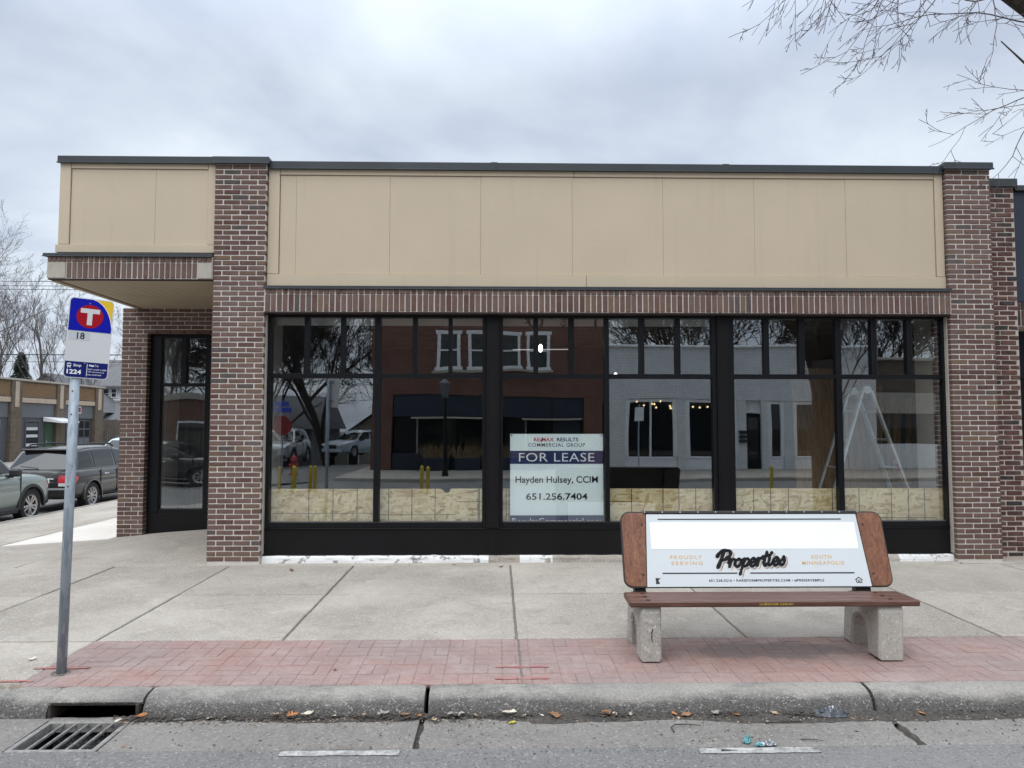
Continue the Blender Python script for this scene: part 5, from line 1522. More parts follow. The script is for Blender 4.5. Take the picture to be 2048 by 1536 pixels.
for j in range(4):
    for k in range(4):
        y0 = 45.55+k*.64; z0 = -.26+j*.55
        q = part('pane' if j == 3 or j == 2 else 'panel', MB().cbox(FX-.19, FX-.155, y0+.06, y0+.58, z0+.06, z0+.5, .01), 'car_glass' if j >= 2 else 'far_grey_light', gd)
rs = single('warning_sign', MB().cbox(FX-.139, FX-.12, 46.55, 47.0, 2.36, 2.80, .01), 'far_white', 'small red and white notice above the garage door across the side street', 'sign', (FX-.13, 46.8, 2.36))
mb = MB(); mb.box(FX-.1195, FX-.116, 46.61, 46.94, 2.42, 2.74); q = part('face', mb, 'sign_red', rs)
for z in (2.50, 2.60, 2.66):
    m2 = MB(); m2.box(FX-.1155, FX-.113, 46.66, 46.89, z, z+.025); part('print', m2, 'lease_ink', rs)

# fence and house beyond
FN = thing('board_fence', 'grey weathered board fence beside the garage building', 'fence', (-26, 52, -.33))
for k in range(34):
    x = -28.5+k*.16; part('board', MB().cbox(x+.006, x+.154, 52.0+random.uniform(-.01, .01), 52.03, -.33, 2.0+random.uniform(-.04, .04), .004), 'fence_wood', FN)
part('rail', MB().cbox(-28.5, -23.0, 52.03, 52.08, .3, .4, .01), 'fence_wood', FN); part('rail', MB().cbox(-28.5, -23.0, 52.03, 52.08, 1.5, 1.6, .01), 'fence_wood', FN)
HS = thing('white_house', 'white clapboard house with grey shingle roof beyond the garage', 'house', (-38, 72, -.33))
def clap(name, x0, x1, y0, y1, z0, z1, par, step=.18):
    b = part(name, MB().box(x0, x1, y0+.03, y1, z0, z1), 'white_siding', par)
    n = int((z1-z0)/step)
    for k in range(n):
        z = z0+k*(z1-z0)/n; h = (z1-z0)/n
        part('clapboard', MB().add([(x0, y0+.03, z+h), (x1, y0+.03, z+h), (x1, y0-.005, z+.01), (x0, y0-.005, z+.01), (x0, y0+.03, z+.0), (x1, y0+.03, z+.0)], [(0, 3, 2, 1), (3, 4, 5, 2)]), 'white_siding', b)
    return b
clap('wall', -38.5, -28, 70, 80, -.4, 5.6, HS)
part('roof', MB().add([(-39.1, 69.4, 5.3), (-27.5, 69.4, 5.3), (-27.5, 75, 8.2), (-39.1, 75, 8.2), (-39.1, 80.6, 5.3), (-27.5, 80.6, 5.3), (-39.1, 69.4, 5.12), (-27.5, 69.4, 5.12)], [(0, 1, 2, 3), (3, 2, 5, 4), (6, 7, 1, 0), (1, 7, 5, 2), (0, 3, 4, 6)]), 'shingle', HS)
wg = clap('wing', -42.0, -35.0, 64, 70, -.4, 3.1, HS)
part('gable', MB().prism([(-42.0, 3.1), (-35.0, 3.1), (-38.5, 5.9)], 64.0, 70, 'y'), 'white_siding', wg)
part('roof', MB().add([(-42.6, 63.6, 2.75), (-38.5, 63.6, 6.1), (-38.5, 70, 6.1), (-42.6, 70, 2.75), (-34.4, 63.6, 2.75), (-34.4, 70, 2.75), (-42.6, 63.6, 2.55), (-38.5, 63.6, 5.9), (-34.4, 63.6, 2.55)], [(0, 1, 2, 3), (1, 4, 5, 2), (0, 6, 7, 1), (1, 7, 8, 4)]), 'shingle', wg)
wp = clap('porch', -36.0, -28.0, 66, 70, -.4, 2.0, HS)
part('roof', MB().add([(-36.4, 65.5, 2.0), (-27.6, 65.5, 2.0), (-27.6, 70, 3.9), (-36.4, 70, 3.9), (-36.4, 65.5, 1.85), (-27.6, 65.5, 1.85)], [(0, 1, 2, 3), (4, 5, 1, 0), (1, 5, 2), (0, 3, 4)]), 'shingle', wp)
for x0, x1, z0, z1 in ((-36.2, -35.6, 4.2, 5.1), (-33.5, -32.7, 3.9, 5.1), (-37.0, -36.3, 4.1, 5.1)):
    wi = part('window', MB().cbox(x0, x1, 69.93, 69.99, z0, z1, .02), 'far_white', HS)
    part('pane', MB().box(x0+.1, x1-.1, 69.915, 69.928, z0+.1, (z0+z1)/2-.03), 'car_glass', wi); part('pane', MB().box(x0+.1, x1-.1, 69.915, 69.928, (z0+z1)/2+.03, z1-.1), 'car_glass', wi)
# cables strung across the sky
for i, (z, y, nm) in enumerate(((10.35, 45, 'highest of the three pale cables left of the overhang'), (10.08, 45, 'middle one of the three pale cables left of the overhang'), (9.86, 45, 'lowest of the three pale cables left of the overhang'), (6.35, 52, 'thick dark cable crossing behind the spruce top'), (5.85, 52, 'thinner dark cable under the thick one, across the spruce'))):
    pts = [(-90+k*6, y, z-.0006*(-90+k*6+40)**2*.15+(.2 if i > 2 else 0)) for k in range(26)]
    single('overhead_cable', MB().tube(pts, .018 if i != 3 else .035, 5), 'wire_black', nm, 'cable', (-40, y, z), 'overhead cables')

# ================================================================== TREES
def tree_mesh(seed, h, r0, levels=4, spread=.55, up=.25, kids=(5, 5, 5, 4), lens=(.55, .55, .5, .45), droop=0.0, split=.3, minr=.004, n0=8, forks=None):
    """trunk tube list and twig tube list of a bare tree growing from the origin"""
    rnd = random.Random(seed); tr = MB(); cr = MB()
    def grow(p, d, L, r, lv):
        ns = 7 if lv == 0 else (5 if lv < 3 else 3); pts = [p.copy()]; rad = [r]; q = p.copy(); dd = d.copy(); dirs = [dd.copy()]
        for i in range(ns):
            w = .10 if lv == 0 else .22
            dd = (dd+Vector((rnd.gauss(0, w), rnd.gauss(0, w), rnd.gauss(0, w*.6)+(up if lv else .05)*.25-droop*(.12*lv)*(i/ns)))).normalized()
            q = q+dd*(L/ns); pts.append(q.copy()); rad.append(max(minr*.7, r*(1-(.62 if lv == 0 else .75)*(i+1)/ns))); dirs.append(dd.copy())
        sd = n0 if lv == 0 else (6 if lv == 1 else (4 if lv == 2 else 3))
        (tr if lv == 0 else cr).tube(pts, rad, sd, caps=False)
        if lv >= levels: return
        k = kids[min(lv, len(kids)-1)]
        for c in range(k):
            t = split+(1-split)*(c+rnd.random()*.8)/k; t = min(t, .98)
            i = min(ns-1, int(t*ns)); f = t*ns-i; pp = pts[i].lerp(pts[i+1], f); base = dirs[i]
            perp = base.orthogonal().normalized(); perp.rotate(Matrix.Rotation(rnd.uniform(0, 2*PI), 3, base))
            a = spread*rnd.uniform(.7, 1.35)
            nd = (base*math.cos(a)+perp*math.sin(a)+Vector((0, 0, up*.4))).normalized()
            grow(pp, nd, L*lens[min(lv, len(lens)-1)]*rnd.uniform(.7, 1.25)*(1.15-.5*t), max(minr, rad[i]*rnd.uniform(.42, .62)), lv+1)
        if lv > 0: 
            pass
    grow(Vector((0, 0, 0)), Vector((0, 0, 1)), h, r0, 0)
    return tr, cr
meshcache = {}
def tree(key, label, loc, scale=1.0, rz=0.0, mat='far_bark', group='bare trees beyond the garage', **k):
    if key not in meshcache:
        a, b = tree_mesh(**k); a.sm = b.sm = True
        meshcache[key] = (a.mesh('trunk', None, False), b.mesh('crown', None, False))
        for m_ in meshcache[key]: m_.materials.append(M[mat])
    t = thing('bare_tree', label, 'tree', loc, rz, group)
    for nm, me in zip(('trunk', 'crown'), meshcache[key]):
        o = bpy.data.objects.new(nm, me); COL.objects.link(o); o.parent = t; o.scale = (scale,)*3
    return t
A = dict(seed=4, h=9, r0=.20, levels=5, spread=.62, up=.30, kids=(9, 6, 5, 4, 3), lens=(.66, .62, .58, .55, .6), split=.28, minr=.0065)
B = dict(seed=9, h=8, r0=.12, levels=5, spread=.45, up=.55, kids=(9, 5, 4, 4, 3), lens=(.62, .55, .55, .55, .6), split=.15, minr=.006)
tree('A', 'big spreading bare tree at the left picture edge above the garage roof', (-41.0, 53, -.3), 1.30, .4, **A)
tree('A', 'wide bare tree standing left of the spruce', (-50, 66, -.3), 1.35, 2.1, **A)
tree('B', 'slim upright bare tree right behind the spruce', (-39.3, 58, -.3), 1.15, .0, **B)
tree('B', 'upright bare tree showing left of the sign pole', (-36.2, 60, -.3), 1.25, 1.3, **B)
tree('B', 'bare tree partly covered by the bus stop sign', (-34.0, 62, -.3), 1.1, 2.6, **B)
tree('A', 'faint bare tree far behind the house roof', (-47, 95, -.3), 1.2, 1.0, **A)
tree('B', 'small bare tree seen between sign and brick corner', (-45, 85, -.3), 1.1, .7, **B)
# spruce
rnd = random.Random(2); mb = MB(); tk = MB().tube([(0, 0, 0), (0, 0, 8.2)], [.16, .02], 8)
for i in range(5200):
    t = rnd.random()**.75; z = 8.0-6.8*t; rmax = .12+1.75*t*(1+.22*math.sin(z*5.5)); a = rnd.uniform(0, 2*PI); r = rmax*rnd.random()**.5
    c = Vector((r*math.cos(a), r*math.sin(a), z-.30*r)); d = Vector((math.cos(a), math.sin(a), -.45+rnd.gauss(0, .25))).normalized(); s = d.cross(Vector((0, 0, 1))).normalized()
    L = rnd.uniform(.16, .34); w_ = rnd.uniform(.035, .08)
    mb.add([c-s*w_, c+s*w_, c+d*L+s*w_*.2+Vector((0, 0, -.06)), c+Vector((0, 0, .05))+d*L*.4], [(0, 1, 2), (0, 2, 3), (1, 3, 2)])
sp = thing('spruce_tree', 'dark ragged spruce rising behind the garage roof', 'tree', (-39.5, 62, -.3))
part('trunk', tk, 'bark', sp, world=False); part('crown', mb, 'spruce_needles', sp, world=False, fix=False)

# --- street tree on the boulevard to the right, its boughs hang into the frame
ST = thing('street_tree', 'bare street tree whose drooping twigs hang over the upper right', 'tree', (5.75, 5.2, 0))
rnd = random.Random(31)
tr = MB(); tr.tube([(5.75, 5.2, -.1), (5.74, 5.2, .25), (5.7, 5.2, 1.2), (5.72, 5.18, 2.2), (5.66, 5.16, 2.75)], [.36, .27, .235, .225, .24], 14)
tr.tube([(5.66, 5.16, 2.55), (5.42, 5.12, 3.2), (4.95, 5.08, 3.75), (4.2, 5.05, 4.32), (3.62, 5.02, 4.72), (3.0, 5.0, 5.3), (2.3, 5.1, 6.1)], [.20, .165, .135, .085, .072, .055, .03], 10)
tr.tube([(5.66, 5.16, 2.6), (5.85, 5.2, 3.6), (5.8, 5.3, 5.0), (6.1, 5.4, 7.2), (6.0, 5.5, 9.0)], [.20, .17, .13, .09, .04], 10)
tr.tube([(5.66, 5.16, 2.65), (5.3, 4.9, 3.6), (4.9, 4.4, 4.8), (4.5, 3.9, 6.4)], [.17, .13, .10, .05], 10)
tr.tube([(5.42, 5.15, 3.3), (5.0, 5.3, 3.8), (4.55, 5.4, 4.1), (4.2, 5.45, 4.25), (3.9, 5.5, 4.6)], [.08, .05, .03, .012, .004], 8)
tr.tube([(3.0, 5.0, 5.3), (2.7, 5.0, 5.12), (2.45, 5.0, 4.94), (2.24, 5.0, 4.74)], [.025, .018, .012, .006], 6)
tr.sm = True
tro = part('trunk', tr, 'bark', ST, smooth=True)
cr = MB()
def twig(p, d, L, r, lv, dr):
    ns = max(4, int(L/.09)); pts = [p.copy()]; rad = [r]; q = p.copy(); dd = d.normalized(); ds = [dd.copy()]
    for i in range(ns):
        dd = (dd+Vector((rnd.gauss(0, .13), rnd.gauss(0, .13), rnd.gauss(0, .10)-dr*.035))).normalized()
        q = q+dd*(L/ns); pts.append(q.copy()); rad.append(max(.0018, r*(1-.74*(i+1)/ns))); ds.append(dd.copy())
    cr.tube(pts, rad, 5 if r > .012 else 4, caps=False)
    if lv <= 0: return
    step = (.17 if lv >= 3 else .15) if lv >= 2 else .095
    k = max(2, int(L/step))
    for c in range(k):
        t = .18+.82*(c+rnd.random())/k; i = min(ns-1, int(min(t, .99)*ns)); base = ds[i]
        perp = base.orthogonal().normalized(); perp.rotate(Matrix.Rotation(rnd.uniform(0, 2*PI), 3, base)); a = rnd.uniform(.4, .9)
        nd = base*math.cos(a)+perp*math.sin(a)
        twig(pts[i], nd, L*rnd.uniform(.25, .5)*(1.25-.6*t), max(.0019, rad[i]*.58), lv-1, dr)
V = Vector
# boughs entering from above the frame; each hangs from the limbs over the pavement
for p, d, L, r, lv, dr in (
    (V((2.9, 5.0, 5.35)), V((-.95, .1, -.40)), 1.05, .013, 3, 1.0), (V((2.7, 5.1, 5.40)), V((-1, .2, -.35)), 1.05, .012, 3, .8), (V((2.85, 5.2, 5.1)), V((-.8, .25, -.42)), .75, .010, 2, 1.0),
    (V((3.15, 5.0, 5.15)), V((-.45, .15, -1)), 1.05, .012, 3, .5), (V((3.1, 5.0, 5.2)), V((-.18, .1, -1)), 1.15, .013, 3, .2), (V((3.35, 5.0, 4.95)), V((-.75, .1, -.65)), 1.1, .011, 3, .7), (V((3.6, 5.0, 4.72)), V((-.8, .15, -.35)), 1.1, .011, 3, .9),
    (V((3.55, 5.0, 4.78)), V((-.7, .1, -.75)), .95, .009, 2, .4), (V((3.9, 5.03, 4.5)), V((-.9, .1, .05)), 1.25, .011, 3, 1.6), (V((4.0, 5.03, 4.45)), V((.15, .2, -.4)), .45, .006, 1, .5), (V((3.4, 5.0, 4.9)), V((.2, .2, -1)), .5, .006, 2, .2),
    (V((4.3, 5.4, 4.2)), V((-.80, .1, -.45)), 1.15, .012, 3, .5), (V((4.25, 5.45, 4.2)), V((-.60, .1, -.80)), 1.1, .011, 3, .3), (V((4.35, 5.4, 4.15)), V((-.9, .1, -.2)), .8, .008, 2, .8),
    (V((2.42, 5.0, 4.92)), V((-.9, .1, -.40)), .80, .010, 3, .8), (V((2.36, 5.05, 4.86)), V((-.75, .1, -.6)), .70, .009, 3, .7), (V((2.3, 5.0, 4.80)), V((-.95, .1, -.15)), .62, .008, 2, 1.0), (V((2.5, 5.0, 4.98)), V((-.5, .2, -.75)), .70, .009, 3, .6), (V((2.26, 5.0, 4.76)), V((.3, .1, -.4)), .35, .005, 1, .4),
    (V((2.9, 5.0, 5.2)), V((-.30, .2, -1)), 1.0, .010, 3, .2), (V((3.3, 5.0, 5.0)), V((-.5, .1, -.9)), 1.05, .010, 3, .4),
    (V((5.8, 5.3, 5.0)), V((.9, .2, .6)), 2.2, .04, 3, .5), (V((6.0, 5.4, 6.4)), V((-.6, .6, .8)), 2.4, .04, 3, .4), (V((4.9, 4.4, 4.8)), V((-.3, -1, .5)), 2.4, .04, 3, .4), (V((4.5, 3.9, 6.3)), V((-.7, .2, .6)), 2.2, .03, 3, .4), (V((6.0, 5.5, 8.8)), V((0, .2, 1)), 2.5, .03, 3, .2), (V((5.85, 5.2, 3.8)), V((1, -.4, .5)), 2.0, .035, 3, .4), (V((2.3, 5.1, 6.1)), V((-.7, .1, .6)), 1.6, .02, 3, .5)):
    twig(p, d, L, r*(.52 if r < .02 else 1), lv, dr)
part('crown', cr, 'twig_bark', ST, smooth=True, fix=False)

# ================================================================== ACROSS THE STREET (mirrored in the glass)
RB = thing('red_brick_building', 'two storey red brick building with navy shopfront, mirrored in the windows', 'building', (-.3, -10.2, -.05))
part('wall', MB().box(-4.7, 4.1, -20, -10.2, 2.75, 7.6), 'red_far_brick', RB)
for a, b in ((-4.7, -3.9), (3.35, 4.1), (-.2, .15)): part('brick_pier', MB().cbox(a, b, -10.9, -10.2, -.05, 2.745, .01), 'red_far_brick', RB)
part('cornice', MB().cbox(-4.9, 4.25, -20, -10.0, 7.605, 7.8, .03), 'limestone', RB)
part('back_wall', MB().box(-4.7, 4.1, -20, -12.0, -.05, 2.745), 'pit_dark', RB)
for a, b in ((-3.88, -.22), (.17, 3.33)):
    part('shopfront_fascia', MB().cbox(a, b, -10.5, -10.25, 1.95, 2.74, .01), 'navy_store', RB); part('shopfront_base', MB().cbox(a, b, -10.6, -10.28, -.05, .55, .01), 'navy_store', RB)
    part('awning_bar', MB().cbox(a+.7, b-.1, -10.2, -9.7, 1.86, 1.93, .01), 'limestone', RB)
    part('shop_window', MB().box(a+.9, b, -10.42, -10.40, .56, 1.85), 'car_glass', RB)
    dr = part('door', MB().cbox(a+.05, a+.82, -10.5, -10.4, -.04, 1.93, .01), 'black_frame', RB); part('door_frame', MB().cbox(a+.82, a+.88, -10.45, -10.36, -.04, 1.93, .005), 'bolt_metal', RB)
part('blue_panel', MB().cbox(2.1, 3.2, -10.26, -10.20, .55, 2.6, .01), 'navy_store', RB)
def dblwin(x0, x1, z0, z1, n, par):
    wi = part('window', MB().cbox(x0-.12, x1+.12, -10.25, -10.12, z0-.12, z0, .01), 'far_white', par)
    part('frame', MB().cbox(x0-.12, x1+.12, -10.25, -10.14, z1, z1+.14, .01), 'far_white', wi)
    for k in range(n+1):
        x = x0+(x1-x0)*k/n; part('frame', MB().cbox(x-.06, x+.06, -10.25, -10.14, z0, z1, .008), 'far_white', wi)
    for k in range(n):
        a = x0+(x1-x0)*k/n+.06; b = x0+(x1-x0)*(k+1)/n-.06
        part('pane', MB().box(a, b, -10.2, -10.185, z0, z1), 'car_glass', wi); part('sash_bar', MB().box(a, b, -10.184, -10.16, (z0+z1)/2-.03, (z0+z1)/2+.03), 'far_white', wi)
    part('sill', MB().cbox(x0-.2, x1+.2, -10.2, -10.0, z0-.22, z0-.125, .01), 'limestone', wi)
dblwin(-2.25, -1.45, 3.85, 5.1, 1, RB); dblwin(-1.05, .85, 3.85, 5.1, 2, RB); dblwin(1.25, 1.95, 3.85, 5.1, 1, RB)
for k, x in enumerate((-2.3, -1.2, .4, 1.2)):
    pl_ = thing('window_planter', ['planter of dry grass mirrored nearest the door of the navy shopfront', 'planter of dry grass mirrored left of the wide window post', 'planter of dry grass mirrored behind the left edge of the lease sign', 'planter of dry grass mirrored behind the middle of the lease sign'][k], 'planter', (x, -9.95, -.05), 0, 'planters mirrored in the window')
    part('box', MB().cbox(x-.45, x+.45, -10.15, -9.75, -.05, .42, .02), 'navy_store', pl_)
    g = MB(); rr = random.Random(k)
    for i in range(160):
        c = Vector((x+rr.uniform(-.45, .45), -9.95+rr.uniform(-.15, .15), .42)); tip = c+Vector((rr.gauss(0, .18), rr.gauss(0, .12), rr.uniform(.25, .6))); s = Vector((.02, 0, 0))
        g.add([c-s, c+s, tip], [(0, 1, 2)])
    part('grass', g, 'dry_grass', pl_, kind='stuff')
WB_ = thing('white_brick_building', 'one storey white painted brick building mirrored in the windows', 'building', (9.4, -10.2, -.05))
fac = [(4.18, 4.95, -.05, 2.6), (6.85, 7.15, -.05, 2.6), (9.15, 9.5, -.05, 2.6), (10.1, 10.35, -.05, 2.6), (11.0, 11.35, -.05, 2.6), (13.55, 14.6, -.05, 2.6)]
part('wall', MB().box(4.12, 14.6, -20, -10.2, 2.605, 4.62), 'white_far_brick', WB_)
part('coping', MB().cbox(4.12, 14.7, -20, -10.1, 4.625, 4.72, .02), 'far_white', WB_)
for a, b, c, d in fac: part('pier', MB().cbox(a, b, -10.6, -10.2, c, d, .01), 'white_far_brick', WB_)
part('back_wall', MB().box(4.2, 14.6, -16, -15.8, -.05, 2.6), 'pit_dark', WB_); part('shop_floor', MB().box(4.2, 14.6, -15.8, -10.6, -.1, -.04), 'interior_floor', WB_); part('shop_ceiling', MB().box(4.2, 14.6, -15.8, -10.6, 2.55, 2.6), 'pit_dark', WB_)
for a, b in ((4.95, 6.85), (7.15, 9.15), (10.35, 11.0), (11.35, 13.55)):
    wi = part('window', MB().cbox(a, b, -10.4, -10.25, .38, .46, .01), 'far_white', WB_)
    part('pane', MB().box(a, b, -10.35, -10.34, .46, 2.6), 'car_glass', wi)
    part('apron', MB().cbox(a, b, -10.5, -10.27, -.05, .375, .01), 'far_white', WB_)
    for x in (a+.07, b-.07)+(((a+b)/2,) if b-a > 1.5 else ()): part('frame', MB().cbox(x-.07 if x != (a+b)/2 else x-.03, x+.07 if x != (a+b)/2 else x+.03, -10.38, -10.22, .465, 2.6, .008), 'far_white', wi)
    part('frame', MB().cbox(a+.145, b-.145, -10.37, -10.24, 2.48, 2.6, .008), 'far_white', wi)
    for k in range(5):
        x = a+.2+(b-a-.5)*k/5; part('display_box', MB().cbox(x, x+(b-a)*.09, -11.6-.2*k, -11.2, -.04, .75+.17*((k*3) % 5), .01), ('limestone', 'interior_floor', 'joist_wood', 'far_grey_light', 'lumber')[k], WB_)
part('door', MB().cbox(9.5, 10.1, -10.5, -10.4, -.04, 2.1, .01), 'black_frame', WB_)
part('door_pane', MB().box(9.6, 10.0, -10.395, -10.38, .35, 1.95), 'car_glass', WB_); part('door_transom', MB().cbox(9.5, 10.1, -10.5, -10.35, 2.105, 2.6, .01), 'far_white', WB_)
for k in range(3): part('mailbox', MB().cbox(9.18, 9.46, -10.2, -10.08, 1.0+.17*k, 1.12+.17*k, .01), 'black_trim', WB_)
pk = thing('parking_sign', 'small white parking sign on a thin pole, mirrored against the white brick wall', 'sign', (4.75, -6.6, -.05))
part('pole', MB().tube([(4.75, -6.6, -.1), (4.75, -6.6, 2.3)], .025, 8), 'galvanized', pk); part('plate', MB().cbox(4.6, 4.9, -6.57, -6.56, 1.75, 2.2, .003), 'far_white', pk)
lp_ = thing('street_lamp', 'black post lamp mirrored in front of the navy shopfront', 'street lamp', (-1.75, -6.8, -.05))
part('post', MB().tube([(-1.75, -6.8, -.1), (-1.75, -6.8, .3), (-1.75, -6.8, 2.5)], [.12, .07, .05], 10), 'black_frame', lp_); part('lantern', MB().lathe([(.001, 2.5), (.10, 2.52), (.17, 2.95), (.19, 2.98), (.05, 3.12), (.001, 3.2)], 8, 'z').xf(Matrix.Translation((-1.75, -6.8, 0))), 'far_grey_light', lp_)
rr = random.Random(5)
for k in range(16):
    x = rr.choice((rr.uniform(5.0, 6.8), rr.uniform(7.2, 9.1), rr.uniform(11.4, 12.4)))
    mb = MB().lathe([(.001, -.045), (.035, -.02), (.035, .02), (.001, .045)], 8, 'z'); mb.xf(Matrix.Translation((x, -10.325+.07, 2.3+rr.uniform(-.1, .22))))
    part('string_bulb', mb, 'lamp_warm', WB_)
FB = thing('brown_white_building', 'brick and white panel shop mirrored at the right end of the windows', 'building', (19, -11, -.05))
part('wall', MB().box(14.75, 24, -20, -11.0, 2.9, 4.2), 'far_dark_brick', FB); part('band', MB().cbox(14.75, 24, -20, -10.9, 2.1, 2.895, .01), 'limestone', FB)
part('shop_window', MB().box(14.75, 24, -11.4, -11.35, .9, 2.1), 'car_glass', FB); part('wall', MB().cbox(14.75, 24, -20, -10.95, -.05, .895, .01), 'far_white', FB); part('coping', MB().cbox(14.7, 24.1, -20, -10.85, 4.205, 4.32, .02), 'limestone', FB)
GH = thing('grey_house', 'grey two storey house with white windows mirrored at far left', 'house', (-19, -34, -3.3))
hb = part('wall', MB().box(-28, -13, -44, -34, -3.5, 1.6), 'grey_siding', GH)
part('roof', MB().add([(-28.5, -33.5, 1.4), (-12.5, -33.5, 1.4), (-12.5, -39, 4.0), (-28.5, -39, 4.0), (-28.5, -44.5, 1.4), (-12.5, -44.5, 1.4)], [(0, 1, 2, 3), (3, 2, 5, 4), (0, 3, 4), (1, 5, 2)]), 'shingle', GH)
for x, z in ((-14.6, -2.2), (-16.8, -2.2), (-20.2, -2.2), (-14.6, -.3), (-18.6, -.3), (-22, -.3)):
    wi = part('window', MB().cbox(x-.6, x+.6, -33.98, -33.9, z-.1, z+1.5, .02), 'far_white', GH); part('pane', MB().box(x-.45, x+.45, -33.89, -33.87, z+.05, z+1.35), 'car_glass', wi)
CH = thing('cream_house', 'cream gabled house behind the trees, mirrored in the left window', 'house', (-8.5, -40, -3.3))
part('wall', MB().box(-12.6, -6.0, -48, -40, -3.5, .4), 'limestone', CH); part('gable', MB().prism([(-12.6, .4), (-6.0, .4), (-9.3, 2.6)], -48, -40, 'y'), 'limestone', CH)
part('roof', MB().add([(-13.1, -39.6, .1), (-9.3, -39.6, 2.8), (-9.3, -48.4, 2.8), (-13.1, -48.4, .1), (-5.5, -39.6, .1), (-5.5, -48.4, .1)], [(0, 1, 2, 3), (1, 4, 5, 2)]), 'shingle', CH)
for x in (-11.0, -8.4): 
    wi = part('window', MB().cbox(x-.5, x+.5, -39.98, -39.9, -1.8, -.2, .02), 'far_white', CH); part('pane', MB().box(x-.38, x+.38, -39.89, -39.87, -1.65, -.35), 'car_glass', wi)
BS = thing('brick_shop', 'low brick shop with white roof edge mirrored in the narrow corner window', 'building', (-23, -24, -.5))
part('wall', MB().box(-31, -16.8, -31, -24, -3.3, 3.1), 'red_far_brick', BS); part('coping', MB().cbox(-31.2, -16.6, -31.2, -23.85, 3.105, 3.5, .02), 'limestone', BS)
for x in (-19.0, -21.6, -24.2):
    wi = part('window', MB().cbox(x-.5, x+.5, -24.02, -23.92, -.2, 1.8, .02), 'far_white', BS); part('pane', MB().box(x-.42, x+.42, -23.91, -23.89, -.1, 1.7), 'car_glass', wi)
build_car('parked_car', 'dark estate car crossing, mirrored in the narrow corner window', (-11.6, -4.6, -.47), -PI/2, 'brown_paint', WAG, 'cars mirrored in the shop windows')
C_ = dict(seed=12, h=8.5, r0=.19, levels=5, spread=.62, up=.35, kids=(13, 7, 6, 5, 3), lens=(.66, .62, .58, .55, .6), split=.26, minr=.015)
GR = 'bare trees mirrored in the windows'
tree('C', 'tall bare tree mirrored in the middle of the left window', (-9.9, -27, -3.2), 1.5, .0, 'bark', GR, **C_)
tree('C', 'bare tree mirrored at the left edge of the left window', (-15.0, -30, -3.2), 1.25, 2.0, 'bark', GR, **C_)
tree('C', 'bare tree mirrored next to the red brick corner', (-7.4, -32, -3.2), 1.25, 4.0, 'bark', GR, **C_)
tree('B', 'slim bare tree mirrored beside the wide post right of the lease sign', (10.4, -5.2+.0, -.05), .62, 4.4, 'far_bark', GR, **B)
tree('C', 'bare tree behind the white building, mirrored above its roof', (13.5, -27, -3.2), 1.45, 1.0, 'bark', GR, **C_)
tree('C', 'bare tree mirrored in the last upper pane on the right', (21.5, -24, -3.2), 1.3, 3.0, 'bark', GR, **C_)
tree('C', 'bare tree mirrored in the narrow corner window', (-19.0, -34, -3.3), 1.35, 5.0, 'bark', GR, **C_)
tree('C', 'leaning bare tree beyond the corner, mirrored in the narrow window', (-24.5, -36, -3.3), 1.3, .7, 'bark', GR, **C_)
sp2 = thing('spruce_tree', 'spruce behind the white building, mirrored near the ladder', 'tree', (18.2, -24, -3.2))
for ch in sp.children:
    o = ch.copy(); COL.objects.link(o); o.parent = sp2; o.scale = (1.35, 1.35, 1.45)
# yellow flexible posts on the far side of the camera
PLB = ['leftmost yellow marker post mirrored in the left window', 'second yellow post from the left in the mirrored row', 'yellow post mirrored in front of the silver car', 'yellow post just left of the mirrored sign pole', 'yellow post mirrored against the sign pole base', 'yellow post right of the mirrored sign pole', 'left one of the yellow pair mirrored under the navy shopfront', 'right one of the yellow pair mirrored under the navy shopfront', 'lone yellow post mirrored in the window left of the ladder']
for i, (u, y_) in enumerate(((-6.15, -2.0), (-5.85, -2.0), (-5.55, -2.3), (-5.4, -1.9), (-5.05, -2.2), (-4.9, -2.1), (-2.05, -2.4), (-1.85, -2.0), (7.4, -2.0))):
    mb = MB().tube([(u, y_, -.178), (u, y_, .50), (u, y_, .54)], [.05, .05, .02], 10); mb.lathe([(.001, -.178), (.12, -.178), (.10, -.14), (.05, -.13)], 12, 'z') if False else None
    o = thing('delineator_post', PLB[i], 'marker post', (u, y_, -.178), 0, 'yellow posts mirrored in the windows')
    part('post', mb, 'post_yellow', o)
    bm_ = MB().lathe([(.001, -.17), (.12, -.17), (.09, -.14), (.05, -.135), (.001, -.135)], 14, 'z'); bm_.xf(Matrix.Translation((u, y_, 0))); part('base', bm_, 'car_black', o)
st = thing('stop_sign', 'red stop sign with blue street plates above, mirrored in the left window', 'sign', (-7.9, -9.2, -.05))
part('pole', MB().tube([(-7.9, -9.2, -.1), (-7.9, -9.2, 2.55)], .03, 8), 'galvanized', st)
mb = MB().prism([(-7.9+.38*math.cos(PI/8+PI/4*k), 1.62+.38*math.sin(PI/8+PI/4*k)) for k in range(8)], -9.165, -9.155, 'y'); part('plate', mb, 'stop_red', st)
for z, x in ((2.2, -7.95), (2.42, -8.05)): part('street_plate', MB().cbox(x-.42, x+.42, -9.17, -9.16, z-.09, z+.09, .003), 'street_blue', st)
hy = thing('fire_hydrant', 'red fire hydrant mirrored beside the silver car', 'hydrant', (-6.9, -7.2, -.05))
part('barrel', MB().lathe([(.001, 0), (.16, 0), (.16, .05), (.10, .06), (.10, .45), (.13, .47), (.13, .50), (.09, .60), (.03, .66), (.001, .68)], 16, 'z').xf(Matrix.Translation((-6.9, -7.2, -.05))), 'hydrant_red', hy)
for s in (-1, 1): part('nozzle', MB().disc((-6.9+s*.09, -7.2, .28), .05, s*.08, 'x', 10), 'hydrant_red', hy)

